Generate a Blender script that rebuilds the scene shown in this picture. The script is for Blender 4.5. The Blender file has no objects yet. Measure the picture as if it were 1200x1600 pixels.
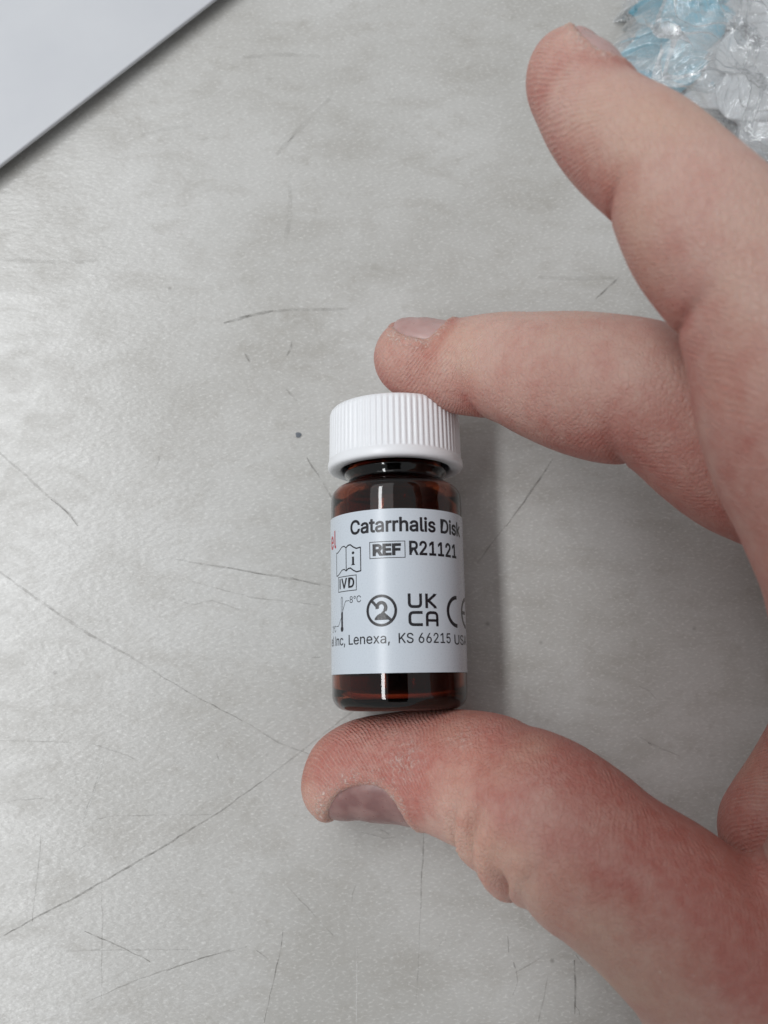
import bpy, bmesh, math, random
import numpy as np
from mathutils import Vector, Matrix, noise as mnoise

random.seed(7)
rng = np.random.default_rng(7)
scene = bpy.context.scene
COL = scene.collection
rad = math.radians

# ------------------------------------------------------------------ camera
FPX = 1400.0                    # focal length in pixels of the 1200 x 1600 photograph
CAM_H = 0.1518                  # lens height above the table, metres
TILT = rad(11.0)                # tilt up from straight down
CAM = np.array([0.0, 0.0, CAM_H])
RIGHT = np.array([1.0, 0.0, 0.0])
UP = np.array([0.0, math.cos(TILT), math.sin(TILT)])
FWD = np.array([0.0, math.sin(TILT), -math.cos(TILT)])

cam_data = bpy.data.cameras.new("camera")
cam_data.sensor_fit = 'VERTICAL'
cam_data.sensor_height = 24.0
cam_data.sensor_width = 18.0
cam_data.lens = FPX / 1600.0 * 24.0
cam_data.clip_start = 0.005
cam_data.clip_end = 20.0
cam_data.dof.use_dof = True
cam_data.dof.focus_distance = 0.138
cam_data.dof.aperture_fstop = 16.0
cam = bpy.data.objects.new("camera", cam_data)
cam.location = CAM
cam.rotation_euler = (TILT, 0, 0)
COL.objects.link(cam)
scene.camera = cam

# ------------------------------------------------------------------ light
world = bpy.data.worlds.new("World")
scene.world = world
world.use_nodes = True
wn = world.node_tree.nodes
wn["Background"].inputs[0].default_value = (0.96, 0.98, 1.0, 1)
wn["Background"].inputs[1].default_value = 0.42      # light bounced around the room


def area_light(name, loc, target, sx, sy, watts, col):
    ld = bpy.data.lights.new(name, 'AREA')
    ld.shape = 'RECTANGLE'
    ld.size, ld.size_y = sx, sy
    ld.energy = watts
    ld.color = col
    o = bpy.data.objects.new(name, ld)
    o.location = loc
    d = Vector(target) - Vector(loc)
    o.rotation_euler = d.to_track_quat('-Z', 'Y').to_euler()
    COL.objects.link(o)
    return o


# one long fluorescent fitting up to the left (its line runs down the vial) on a pale ceiling
area_light("ceiling_tube_lamp", (-0.80, 0.02, 1.50), (-0.80, 0.02, 0), 0.19, 1.9, 20.0, (0.97, 0.985, 1.0))
area_light("ceiling_bounce_light", (-0.85, 1.10, 1.50), (-0.85, 1.10, 0), 1.4, 1.6, 7.0, (0.97, 0.985, 1.0))  # added area light standing in for light bounced off the ceiling

scene.view_settings.view_transform = 'Standard'
scene.view_settings.look = 'None'
scene.view_settings.exposure = 0.0
scene.view_settings.gamma = 1.0
scene.cycles.max_bounces = 10
scene.cycles.transparent_max_bounces = 12
scene.cycles.caustics_reflective = False
scene.cycles.caustics_refractive = False
scene.cycles.sample_clamp_indirect = 6.0


# ------------------------------------------------------------------ helpers
def ray(px, py):
    return FWD + (px - 600.0) / FPX * RIGHT + (800.0 - py) / FPX * UP


def W(px, py, zf):
    """World point seen in that direction at depth zf."""
    return CAM + zf * ray(px, py)


def Wz(px, py, z=0.0):
    d = ray(px, py)
    return CAM + d * ((z - CAM_H) / d[2])


def link(o, parent=None):
    COL.objects.link(o)
    if parent is not None:
        o.parent = parent
    return o


def mesh_obj(name, verts, faces, mat, parent=None, smooth=True):
    me = bpy.data.meshes.new(name)
    me.from_pydata([tuple(v) for v in verts], [], faces)
    me.update()
    if smooth:
        me.polygons.foreach_set("use_smooth", [True] * len(me.polygons))
    if mat:
        me.materials.append(mat)
    return link(bpy.data.objects.new(name, me), parent)


def tag(o, label=None, cat=None, group=None, kind=None):
    if label: o["label"] = label
    if cat: o["category"] = cat
    if group: o["group"] = group
    if kind: o["kind"] = kind
    return o


class NT:
    """Small wrapper for building node materials."""
    def __init__(self, name):
        self.m = bpy.data.materials.new(name)
        self.m.use_nodes = True
        self.t = self.m.node_tree
        self.n = self.t.nodes
        self.bsdf = self.n["Principled BSDF"]
        self.out = self.n["Material Output"]

    def node(self, typ, ins=None, **props):
        nd = self.n.new(typ)
        for k, v in props.items():
            setattr(nd, k, v)
        for k, v in (ins or {}).items():
            self.set(nd.inputs[k], v)
        return nd

    def set(self, sock, v):
        if hasattr(v, "is_linked") or isinstance(v, bpy.types.NodeSocket):
            self.t.links.new(v, sock)
        else:
            sock.default_value = v

    def math(self, op, a, b=0.0, c=0.0, clamp=False):
        nd = self.node("ShaderNodeMath", {0: a, 1: b, 2: c}, operation=op)
        nd.use_clamp = clamp
        return nd.outputs[0]

    def vmath(self, op, a, b=(0, 0, 0)):
        nd = self.node("ShaderNodeVectorMath", {0: a, 1: b}, operation=op)
        return nd

    def mix(self, f, a, b, mode='MIX'):
        nd = self.node("ShaderNodeMix", data_type='RGBA', blend_type=mode)
        self.set(nd.inputs[0], f); self.set(nd.inputs[6], a); self.set(nd.inputs[7], b)
        return nd.outputs[2]

    def mapr(self, v, a, b, c=0.0, d=1.0, smooth=False):
        nd = self.node("ShaderNodeMapRange", {0: v, 1: a, 2: b, 3: c, 4: d})
        if smooth: nd.interpolation_type = 'SMOOTHSTEP'
        return nd.outputs[0]

    def noise(self, vec, scale, detail=3.0, rough=0.5, dist=0.0):
        nd = self.node("ShaderNodeTexNoise", {"Scale": scale, "Detail": detail, "Roughness": rough, "Distortion": dist})
        if vec is not None: self.set(nd.inputs["Vector"], vec)
        return nd.outputs["Fac"]

    def pos(self):
        return self.node("ShaderNodeTexCoord").outputs["Object"]

    def mapping(self, vec, rot=(0, 0, 0), scale=(1, 1, 1), loc=(0, 0, 0)):
        return self.node("ShaderNodeMapping", {"Vector": vec, "Location": loc, "Rotation": rot, "Scale": scale}).outputs[0]

    def bump(self, h, strength, dist, normal=None):
        nd = self.node("ShaderNodeBump", {"Height": h, "Strength": strength, "Distance": dist})
        if normal is not None: self.set(nd.inputs["Normal"], normal)
        return nd.outputs[0]

    def p(self, **kw):
        for k, v in kw.items():
            self.set(self.bsdf.inputs[k.replace("_", " ")], v)
        return self

# ================================================================== TABLE
def table_material():
    t = NT("worn grey table laminate")
    P = t.pos()
    big = t.noise(P, 28, 3, 0.55)
    med = t.noise(t.mapping(P, rot=(0, 0, rad(-20)), scale=(0.6, 1.3, 1)), 120, 6, 0.70, 0.4)
    col = t.mix(t.mapr(big, 0.33, 0.68), (0.432, 0.424, 0.400, 1), (0.545, 0.541, 0.523, 1))
    # dull patches of ground-in dirt
    dirt = t.math('MULTIPLY', t.mapr(med, 0.47, 0.72), 0.46)
    fine_dirt = t.math('MULTIPLY', t.mapr(t.noise(P, 420, 4, 0.65), 0.56, 0.76), 0.30)
    # smudges with a place of their own
    blobs = None
    warp = t.node("ShaderNodeTexNoise", {"Vector": P, "Scale": 110.0, "Detail": 4.0, "Roughness": 0.65})
    wv = t.vmath('SCALE', t.vmath('SUBTRACT', warp.outputs["Color"], (0.5, 0.5, 0.5)).outputs[0])
    wv.inputs["Scale"].default_value = 0.016
    PW = t.vmath('ADD', P, wv.outputs[0]).outputs[0]
    for (px, py, r, s) in [(450, 520, 110, .60), (400, 560, 70, .45), (430, 620, 110, .35), (560, 660, 90, .3), (700, 90, 80, .2), (860, 330, 90, .2), (640, 1500, 120, .2), (545, 470, 60, .35), (475, 235, 26, .5),
                           (560, 90, 60, .3), (180, 200, 90, .45), (330, 60, 90, .4), (60, 300, 55, .4),
                           (300, 770, 55, .28), (360, 1075, 9, .9), (345, 1146, 9, .8), (216, 784, 12, .5),
                           (990, 70, 40, .25), (650, 380, 90, .2), (1000, 410, 60, .3), (840, 1000, 90, .2),
                           (250, 1053, 7, .9), (530, 560, 45, .4), (120, 620, 60, .2), (500, 640, 50, .25), (33, 1125, 12, .6)]:
        c = Wz(px, py)
        d = t.vmath('DISTANCE', PW, tuple(c)).outputs["Value"]
        m = t.math('MULTIPLY', t.mapr(d, r * 1.2e-4, 0.0, 0, 1, True), s)
        blobs = m if blobs is None else t.math('MAXIMUM', blobs, m)
    blobs = t.math('MULTIPLY', blobs, t.mapr(t.noise(P, 380, 5, 0.7), 0.36, 0.64, 0.20, 1.0))
    tot = t.math('ADD', t.math('ADD', dirt, fine_dirt), t.math('MULTIPLY', blobs, 0.85), clamp=True)
    col = t.mix(tot, col, (0.305, 0.285, 0.25, 1))
    # tiny printed dashes, leaning, of the laminate pattern
    V = t.mapping(P, rot=(0, 0, rad(-54)), scale=(0.55, 1.15, 1))
    dash = t.noise(V, 2500, 2, 0.55)
    col = t.mix(t.mapr(dash, 0.54, 0.72, 0, 0.34), col, (0.80, 0.80, 0.775, 1))
    col = t.mix(t.mapr(dash, 0.47, 0.32, 0, 0.18), col, (0.40, 0.395, 0.375, 1))
    # small dark specks
    vor = t.node("ShaderNodeTexVoronoi", {"Vector": P, "Scale": 110.0, "Randomness": 1.0})
    sp = t.math('MULTIPLY', t.mapr(vor.outputs["Distance"], 0.055, 0.02),
                t.math('GREATER_THAN', t.node("ShaderNodeSeparateColor", {0: vor.outputs["Color"]}).outputs[0], 0.72))
    col = t.mix(t.math('MULTIPLY', sp, 0.55), col, (0.17, 0.16, 0.145, 1))
    rough = t.mapr(med, 0.3, 0.7, 0.27, 0.40)
    t.p(Base_Color=col, Roughness=rough, Specular_IOR_Level=0.75,
        Normal=t.bump(t.math('ADD', t.noise(V, 1300, 2, 0.5), t.math('MULTIPLY', big, 0.8)), 0.30, 0.0002))
    return t.m


M_TABLE = table_material()
S = 0.55
table = mesh_obj("table_top", [(-S, -S, 0), (S, -S, 0), (S, S, 0), (-S, S, 0)], [(0, 1, 2, 3)], M_TABLE, smooth=False)
tag(table, kind="structure")
tag(table, label="worn grey speckled table top with dark scratches and smudges", cat="table top")


def scratch_material(name, colr, lo, hi, sc=900.0, amax=0.9):
    t = NT(name)
    P = t.pos()
    a = t.math('MULTIPLY', t.mapr(t.noise(P, sc, 3, 0.6), lo, hi), amax)
    t.p(Base_Color=colr, Roughness=0.7, Alpha=a)
    return t.m


M_SCR = scratch_material("dark scratch", (0.12, 0.108, 0.092, 1), 0.28, 0.74, 620.0, 0.45)
M_SCR_FAINT = scratch_material("faint scratch", (0.22, 0.205, 0.185, 1), 0.30, 0.80, 420.0, 0.30)
M_SCUFF = scratch_material("soft scuff", (0.24, 0.225, 0.20, 1), 0.30, 0.80, 300.0, 0.17)
M_SCR_PALE = scratch_material("pale scratch", (0.80, 0.80, 0.78, 1), 0.3, 0.7, 600.0, 0.75)

SCR = [
    (M_SCR, 2.0, [(-60, 1497), (2, 1464), (52, 1436), (120, 1400), (180, 1367), (260, 1320), (345, 1267), (422, 1212)]),
    (M_SCR_FAINT, 2.2, [(422, 1212), (460, 1182), (540, 1120), (600, 1075)]),
    (M_SCR_FAINT, 3.0, [(-30, 876), (0, 894), (37, 921), (96, 962), (150, 998), (180, 1012), (250, 1055)]),
    (M_SCR, 1.3, [(250, 1055), (295, 1082), (390, 1132)]),
    (M_SCR_FAINT, 1.8, [(390, 1132), (435, 1160), (485, 1179)]),
    (M_SCR, 1.4, [(132, 1455), (195, 1482), (235, 1502)]),
    (M_SCR_FAINT, 1.4, [(135, 1567), (210, 1532), (260, 1516), (320, 1495), (385, 1480)]),
    (M_SCR, 1.1, [(260, 1516), (320, 1495), (360, 1484)]),
    (M_SCR, 1.2, [(442, 1452), (440, 1475), (435, 1500), (412, 1598)]),
    (M_SCR, 1.2, [(400, 1485), (420, 1498)]),
    (M_SCR_FAINT, 1.3, [(450, 1385), (487, 1425), (520, 1462)]),
    (M_SCR_PALE, 2.2, [(161, 1187), (155, 1215), (147, 1238), (137, 1262), (129, 1285)]),
    (M_SCR_FAINT, 1.4, [(154, 1212), (143, 1245), (131, 1272)]),
    (M_SCR_FAINT, 1.3, [(112, 1335), (135, 1320)]),
    (M_SCR_FAINT, 1.4, [(64, 1300), (62, 1335), (56, 1390), (50, 1440)]),
    (M_SCR_PALE, 1.4, [(557, 1480), (558, 1540), (556, 1600)]),
    (M_SCR_FAINT, 1.2, [(159, 1372), (160, 1450), (158, 1560)]),
    (M_SCR_FAINT, 3.0, [(-10, 700), (25, 729), (73, 773), (104, 798), (123, 821)]),
    (M_SCR, 1.5, [(80, 780), (104, 799), (122, 822)]),
    (M_SCR_FAINT, 2.4, [(275, 874), (327, 883), (356, 887), (417, 898), (496, 912), (560, 925)]),
    (M_SCR, 1.5, [(355, 887), (372, 890), (415, 898)]),
    (M_SCR, 1.5, [(458, 905), (500, 914)]),
    (M_SCR_FAINT, 1.5, [(300, 908), (340, 920), (400, 935), (500, 945)]),
    (M_SCR, 4.2, [(350, 505), (377, 497), (400, 491), (427, 486)]),
    (M_SCR_FAINT, 4.0, [(427, 486), (460, 483), (500, 484), (545, 482)]),
    (M_SCR_FAINT, 4.0, [(383, 552), (391, 566)]),
    (M_SCR, 2.4, [(384, 553), (389, 564)]),
    (M_SCR, 3.0, [(449, 556), (454, 545), (456, 533)]),
    (M_SCR, 2.4, [(480, 715), (488, 730), (498, 743)]),
    (M_SCR_FAINT, 2.0, [(498, 743), (515, 772), (530, 800)]),
    (M_SCR_FAINT, 2.6, [(447, 608), (464, 626)]),
    (M_SCR_FAINT, 3.0, [(432, 242), (450, 222), (475, 195), (515, 155)]),
    (M_SCR, 2.0, [(450, 222), (462, 209)]),
    (M_SCR_FAINT, 3.0, [(453, 290), (453, 345), (446, 372)]),
    (M_SCR_FAINT, 2.4, [(0, 405), (80, 410), (150, 408)]),
    (M_SCR_FAINT, 2.4, [(220, 212), (260, 202), (300, 196)]),
    (M_SCR_FAINT, 2.6, [(380, 90), (440, 85), (500, 88)]),
    (M_SCR, 1.5, [(662, 1302), (660, 1350), (657, 1420)]),
    (M_SCR_FAINT, 1.4, [(657, 1420), (655, 1480), (650, 1560)]),
    (M_SCR, 1.5, [(793, 1463), (795, 1487)]),
    (M_SCR, 1.8, [(803, 1503), (806, 1513)]),
    (M_SCR_FAINT, 1.5, [(805, 1520), (830, 1505), (850, 1492)]),
    (M_SCR, 2.0, [(897, 1500), (899, 1545), (898, 1585)]),
    (M_SCR, 1.0, [(899, 1492), (906, 1500), (911, 1506)]),
    (M_SCR, 1.0, [(899, 1572), (904, 1580), (906, 1588)]),
    (M_SCR_FAINT, 1.5, [(856, 1524), (847, 1570), (838, 1610)]),
    (M_SCR_FAINT, 1.4, [(807, 1515), (812, 1530), (800, 1555)]),
    (M_SCR, 2.0, [(863, 717), (848, 742), (830, 768), (807, 800), (790, 822)]),
    (M_SCR_FAINT, 2.0, [(790, 822), (768, 850), (745, 880)]),
    (M_SCR, 2.6, [(967, 433), (950, 450), (930, 467)]),
    (M_SCR_FAINT, 2.6, [(840, 433), (880, 436), (960, 434)]),
    (M_SCR_FAINT, 2.0, [(1000, 1152), (1030, 1168), (1062, 1182)]),
    (M_SCR, 2.0, [(1012, 1160), (1018, 1164)]),
    (M_SCR, 1.6, [(594, 1296), (608, 1303)]),
    (M_SCR_FAINT, 1.6, [(565, 1300), (600, 1310), (618, 1308)]),
    (M_SCR_FAINT, 1.6, [(270, 935), (300, 945), (330, 938), (380, 955)]),
    (M_SCR, 1.4, [(338, 1176), (342, 1187)]),
    (M_SCR_FAINT, 1.6, [(0, 1157), (60, 1158), (110, 1160)]),
    (M_SCR_FAINT, 1.6, [(0, 1255), (30, 1250), (70, 1247)]),
    (M_SCR_FAINT, 1.3, [(100, 1485), (180, 1484), (300, 1483)]),
    (M_SCR_FAINT, 1.3, [(150, 1280), (180, 1275), (330, 1272)]),
    (M_SCR_FAINT, 1.8, [(930, 610), (960, 590)]),
    (M_SCR, 1.5, [(485, 1028), (500, 1027)]),
    (M_SCR_FAINT, 1.6, [(138, 1160), (175, 1172), (210, 1185)]),
]
for _ in range(16):   # stray hairline marks
    x, y = rng.uniform(-60, 1150), rng.uniform(-40, 1640)
    a, L = rng.uniform(0, math.pi), rng.uniform(8, 40)
    b = a + rng.uniform(-0.5, 0.5)
    SCR.append((M_SCR_FAINT, rng.uniform(0.8, 1.8),
                [(x, y), (x + L * .5 * math.cos(a), y + L * .5 * math.sin(a)),
                 (x + L * .5 * (math.cos(a) + math.cos(b)), y + L * .5 * (math.sin(a) + math.sin(b)))]))

sv, sf, smi = [], [], []
smats = [M_SCR, M_SCR_FAINT, M_SCR_PALE, M_SCUFF]
SCR = [(M_SCUFF, w * 2.4, p) if (m is M_SCR_FAINT and max(q[1] for q in p) < 480) else (m, w, p) for m, w, p in SCR]
for i, (m, w, pts) in enumerate(SCR):
    q = np.array([Wz(x, y, 0.0)[:2] for x, y in pts])
    # resample with a slight wander
    seg = np.r_[0, np.cumsum(np.linalg.norm(np.diff(q, axis=0), axis=1))]
    n = max(3, int(seg[-1] / 0.0012))
    s = np.linspace(0, seg[-1], n)
    q = np.c_[np.interp(s, seg, q[:, 0]), np.interp(s, seg, q[:, 1])]
    q += rng.normal(0, 0.00005, q.shape)
    tn = np.gradient(q, axis=0); tn /= np.linalg.norm(tn, axis=1)[:, None] + 1e-12
    nm = np.c_[-tn[:, 1], tn[:, 0]]
    hw = w * 0.5 * 0.000145 * (0.55 + 0.45 * np.sin(np.linspace(0.12, math.pi - 0.12, n))) * rng.uniform(0.75, 1.2, n)
    z = 0.00003 + i * 0.0000015
    b0 = len(sv)
    for k in range(n):
        a_, b_ = q[k] + nm[k] * hw[k], q[k] - nm[k] * hw[k]
        sv += [(a_[0], a_[1], z), (b_[0], b_[1], z)]
        if k:
            sf.append((b0 + 2 * k - 2, b0 + 2 * k - 1, b0 + 2 * k + 1, b0 + 2 * k)); smi.append(smats.index(m))
scr = mesh_obj("scratch_marks", sv, sf, None, table, smooth=False)
for m in smats: scr.data.materials.append(m)
scr.data.polygons.foreach_set("material_index", smi)
tag(scr, kind="stuff")

# one blue-grey ink dot on the table
t = NT("blue grey ink")
t.p(Base_Color=(0.115, 0.135, 0.165, 1), Roughness=0.6, Alpha=t.mapr(t.noise(t.pos(), 900, 3), 0.2, 0.5, 0.35, 0.75))
c = Wz(466, 680, 0)
N = 20
dv = [(c[0], c[1], 0.00028)] + [(c[0] + 0.00050 * (1 + .18 * math.sin(3 * a + 1)) * math.cos(a), c[1] + 0.00056 * (1 + .15 * math.cos(2 * a)) * math.sin(a), 0.00020) for a in np.linspace(0, 2 * math.pi, N, endpoint=False)]
mesh_obj("ink_spot", dv, [(0, 1 + k, 1 + (k + 1) % N) for k in range(N)], t.m, table)

# ================================================================== WHITE SLAB (top left)
t = NT("matt white plastic")
P = t.pos()
t.p(Base_Color=t.mix(t.mapr(t.noise(P, 60, 3), .35, .65), (0.56, 0.575, 0.605, 1), (0.59, 0.605, 0.63, 1)), Roughness=0.42,
    Specular_IOR_Level=0.4, Normal=t.bump(t.noise(P, 2500, 2), 0.08, 0.0001))
M_WHITE = t.m
t = NT("shaded base plastic")
t.p(Base_Color=(0.22, 0.22, 0.225, 1), Roughness=0.55)  # dark grey puts the shade below the lid's edge into the colour
M_BASE_SHADE = t.m


def rounded_slab(name, lx, ly, z0, z1, rc, bev, mat, parent, inset=0.0):
    """Slab from x=-lx..0, y=-ly..0 with rounded corners and eased edges; the foot may be inset."""
    bm = bmesh.new()
    rings = []
    def ring(off, z):
        vs = []
        for cx, cy, a0 in ((-rc, -rc, 0), (-lx + rc, -rc, 90), (-lx + rc, -ly + rc, 180), (-rc, -ly + rc, 270)):
            for k in range(9):
                a = rad(a0 + 90 * k / 8)
                vs.append(bm.verts.new((cx + (rc - off) * math.cos(a), cy + (rc - off) * math.sin(a), z)))
        return vs
    prof = [(inset, z0)]
    for k in range(6):
        a = rad(90 * k / 5)
        prof.append((bev * (1 - math.sin(a)) if 0 else bev * (1 - math.cos(rad(90) - a)), z1 - bev + bev * math.sin(a) if 0 else z1 - bev + bev * math.sin(a)))
    prof = [(inset, z0), (0.0, z0 + (z1 - z0) * 0.5 if inset else z0 + bev)] + [(bev * (1 - math.cos(rad(90 * k / 5))), z1 - bev + bev * math.sin(rad(90 * k / 5))) for k in range(6)]
    for off, z in prof: rings.append(ring(off, z))
    n = len(rings[0])
    for a, b in zip(rings, rings[1:]):
        for k in range(n):
            bm.faces.new((a[k], a[(k + 1) % n], b[(k + 1) % n], b[k]))
    bm.faces.new(rings[-1]); bm.faces.new(rings[0][::-1])
    bm.normal_update()
    me = bpy.data.meshes.new(name); bm.to_mesh(me); bm.free()
    for p_ in me.polygons: p_.use_smooth = len(p_.vertices) == 4
    me.materials.append(mat)
    return link(bpy.data.objects.new(name, me), parent)


SL_Z = 0.0030
pa, pb = Wz(0, 258, SL_Z), Wz(333, 0, SL_Z)
ed = (pb - pa); ed /= np.linalg.norm(ed)          # along the visible edge, towards upper right
slab = bpy.data.objects.new("white_case", None)
link(slab)
tag(slab, "flat white plastic case with a straight edge, in the top left corner", "case")
corner = pa - ed * 0.07
# local +y runs along the edge, local -x leads away from the vial
slab.location = (corner[0] + ed[0] * 0.24, corner[1] + ed[1] * 0.24, 0)
slab.rotation_euler = (0, 0, math.atan2(ed[1], ed[0]) - math.pi / 2)
# the case lies on the far side of its edge: mirror by building x from 0 to -lx (left of travel direction)
rounded_slab("lid", 0.17, 0.24, SL_Z - 0.0007, SL_Z, 0.006, 0.0003, M_WHITE, slab)
rounded_slab("shaded_base", 0.165, 0.235, 0.0, 0.0024, 0.006, 0.0003, M_BASE_SHADE, slab).location = (-0.0030, -0.0025, 0)

# ================================================================== AMBER VIAL
AX_Z = 0.0118
RB = 0.01035
VANG = rad(1.0)
vial = bpy.data.objects.new("specimen_vial", None)
link(vial)
tag(vial, "small amber glass vial with white ribbed cap and printed label, pinched by the hand", "vial")
base = Wz(625.3, 1109, AX_Z)
vial.location = base
vial.rotation_euler = (rad(-90), 0, VANG)    # local Z runs along the vial, local -Y faces the lens
vial.rotation_mode = 'XYZ'


def lathe(name, prof, mat, parent, n=96, closed=True):
    """prof: list of (r, z); r = 0 makes a pole."""
    vs, fs, rows = [], [], []
    for r, z in prof:
        if r <= 1e-9:
            rows.append([len(vs)]); vs.append((0, 0, z))
        else:
            rows.append(list(range(len(vs), len(vs) + n)))
            vs += [(r * math.cos(2 * math.pi * k / n), r * math.sin(2 * math.pi * k / n), z) for k in range(n)]
    pairs = list(zip(rows, rows[1:]))
    if closed and len(rows[0]) > 1: pairs.append((rows[-1], rows[0]))
    for a, b in pairs:
        for k in range(n):
            k2 = (k + 1) % n
            if len(a) == 1 and len(b) == 1: break
            if len(a) == 1: fs.append((a[0], b[k2], b[k]))
            elif len(b) == 1: fs.append((a[k], a[k2], b[0]))
            else: fs.append((a[k], a[k2], b[k2], b[k]))
    return mesh_obj(name, vs, fs, mat, parent)


def arc(cx, cz, r, a0, a1, n):
    return [(cx + r * math.cos(rad(a0 + (a1 - a0) * k / (n - 1))), cz + r * math.sin(rad(a0 + (a1 - a0) * k / (n - 1)))) for k in range(n)]


t = NT("amber glass")
t.p(Base_Color=(0.22, 0.048, 0.019, 1), Roughness=0.03, IOR=1.5, Specular_IOR_Level=0.33, Transmission_Weight=1.0)
M_AMBER = t.m
mm = 0.001
outer = [(0.0, 0.7 * mm)] + [(4.0 * mm, 0.55 * mm), (7.2 * mm, 0.12 * mm)] + \
        arc(RB - 2.3 * mm, 2.3 * mm, 2.3 * mm, -82, 0, 9) + [(RB, 8 * mm), (RB, 16 * mm), (RB, 24 * mm), (RB, 31.2 * mm)] + \
        arc(RB - 2.4 * mm, 32.4 * mm, 2.4 * mm, 4, 78, 9)
outer += [(7.75 * mm, 35.1 * mm), (7.55 * mm, 35.6 * mm)]
z = 36.2
while z < 44.5:      # screw thread of the neck
    outer += [(7.55 * mm, z * mm), (8.15 * mm, (z + .45) * mm), (8.15 * mm, (z + .9) * mm), (7.55 * mm, (z + 1.35) * mm)]
    z += 2.3
outer += [(7.6 * mm, 45.6 * mm), (7.3 * mm, 46.1 * mm), (6.5 * mm, 46.1 * mm), (6.3 * mm, 45.8 * mm)]
inner = [(6.2 * mm, 36.0 * mm), (6.5 * mm, 35.0 * mm), (8.2 * mm, 33.6 * mm), (9.0 * mm, 32.4 * mm), (9.25 * mm, 31.0 * mm),
         (9.25 * mm, 20 * mm), (9.25 * mm, 4.2 * mm)] + arc(9.25 * mm - 1.8 * mm, 3.6 * mm, 1.8 * mm, 0, -80, 6) + [(4 * mm, 2.0 * mm), (0.0, 2.2 * mm)]
body = lathe("glass_body", outer + inner, M_AMBER, vial, 128, closed=False)

# ---- cap
t = NT("white polypropylene")
t.p(Base_Color=(0.83, 0.845, 0.87, 1), Roughness=0.33, Subsurface_Weight=0.12, Subsurface_Radius=(0.0012, 0.0012, 0.0012),
    Subsurface_Scale=1.0, Normal=t.bump(t.noise(t.pos(), 1500, 2), 0.05, 0.0001))
M_CAP = t.m
RC = 10.55


def cap_mesh():
    ribs, per = 72, 8
    n = ribs * per
    prof = []   # (radius mm, z mm, rib depth mm)
    prof += [(8.3, 45.6, 0), (8.3, 38.9, 0), (8.55, 37.75, 0), (8.9, 37.42, 0), (10.2, 37.38, 0)]
    prof += [(10.62, 37.5, 0), (10.80, 37.8, 0), (10.82, 38.2, 0), (10.72, 38.75, 0), (10.62, 38.95, 0)]
    prof += [(10.60, 39.05, 0.05), (10.58, 39.3, 0.17), (10.55, 41, 0.17), (10.50, 44, 0.17), (10.46, 46.2, 0.17), (10.42, 46.5, 0.18)]
    prof += [(10.28, 46.95, 0.06), (10.0, 47.28, 0.0), (9.6, 47.42, 0), (6, 47.46, 0), (0, 47.46, 0)]
    vs, fs, rows = [], [], []
    ph = np.arange(n) / n * 2 * math.pi
    shape = np.array([0, 0.12, 0.62, 1.0, 1.0, 1.0, 0.62, 0.12])   # narrow grooves between wide ribs
    shape = 1 - np.tile(shape, ribs)
    for r, z, d in prof:
        if r == 0:
            rows.append([len(vs)]); vs.append((0, 0, z * mm)); continue
        rr = (r - d * shape) * mm
        rows.append(list(range(len(vs), len(vs) + n)))
        vs += [(rr[k] * math.cos(ph[k]), rr[k] * math.sin(ph[k]), z * mm) for k in range(n)]
    for a, b in zip(rows, rows[1:]):
        for k in range(n):
            k2 = (k + 1) % n
            fs.append((a[k], a[k2], b[0]) if len(b) == 1 else (a[k], a[k2], b[k2], b[k]))
    # inside roof of the cap
    c0 = len(vs); vs.append((0, 0, 45.6 * mm))
    fs += [(rows[0][(k + 1) % n], rows[0][k], c0) for k in range(n)]
    return vs, fs


v_, f_ = cap_mesh()
cap = mesh_obj("screw_cap", v_, f_, M_CAP, vial)
mod = cap.modifiers.new("edges", 'EDGE_SPLIT'); mod.split_angle = rad(60)

# ---- label
t = NT("semi gloss label paper")
P = t.pos()
t.p(Base_Color=(0.575, 0.63, 0.69, 1), Roughness=t.mapr(t.noise(P, 5200, 2), .3, .7, .24, .36), Specular_IOR_Level=0.5,
    Normal=t.bump(t.noise(P, 4200, 3, 0.6), 0.16, 0.00006))
M_PAPER = t.m
t = NT("black label ink")
t.p(Base_Color=(0.013, 0.013, 0.017, 1), Roughness=t.mapr(t.noise(t.pos(), 5200, 2), .3, .7, .24, .36), Specular_IOR_Level=0.5,
    Normal=t.bump(t.noise(t.pos(), 4200, 3, 0.6), 0.16, 0.00006))
M_INK = t.m
t = NT("red label ink")
t.p(Base_Color=(0.50, 0.03, 0.045, 1), Roughness=0.3)
M_RED = t.m

L0, L1 = 5.40, 29.28     # label edges along the vial, mm
RL = RB * 1000 + 0.10    # paper surface radius, mm


def cyl(u, w, r):
    """Label coordinates (mm round from the front, mm up) to vial space."""
    a = u / RL
    return (r * math.sin(a) * mm, -r * math.cos(a) * mm, w * mm)


n = 150
vs, fs = [], []
umax = math.pi * RL - 0.8
for k in range(n + 1):
    u = -umax + 2 * umax * k / n
    for (r, w) in ((RL - .07, L0), (RL, L0), (RL, L0 + .02), (RL, L1 - .02), (RL, L1), (RL - .07, L1)):
        vs.append(cyl(u, w, r))
for k in range(n):
    for j in range(5):
        a, b = k * 6 + j, (k + 1) * 6 + j
        fs.append((a, b, b + 1, a + 1))
    a, b = k * 6, (k + 1) * 6
    fs.append((a + 5, b + 5, b, a))
fs += [tuple(range(5, -1, -1)), tuple(n * 6 + j for j in range(6))]
label = mesh_obj("label", vs, fs, M_PAPER, vial, smooth=True)
mod = label.modifiers.new("edges", 'EDGE_SPLIT'); mod.split_angle = rad(40)

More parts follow.
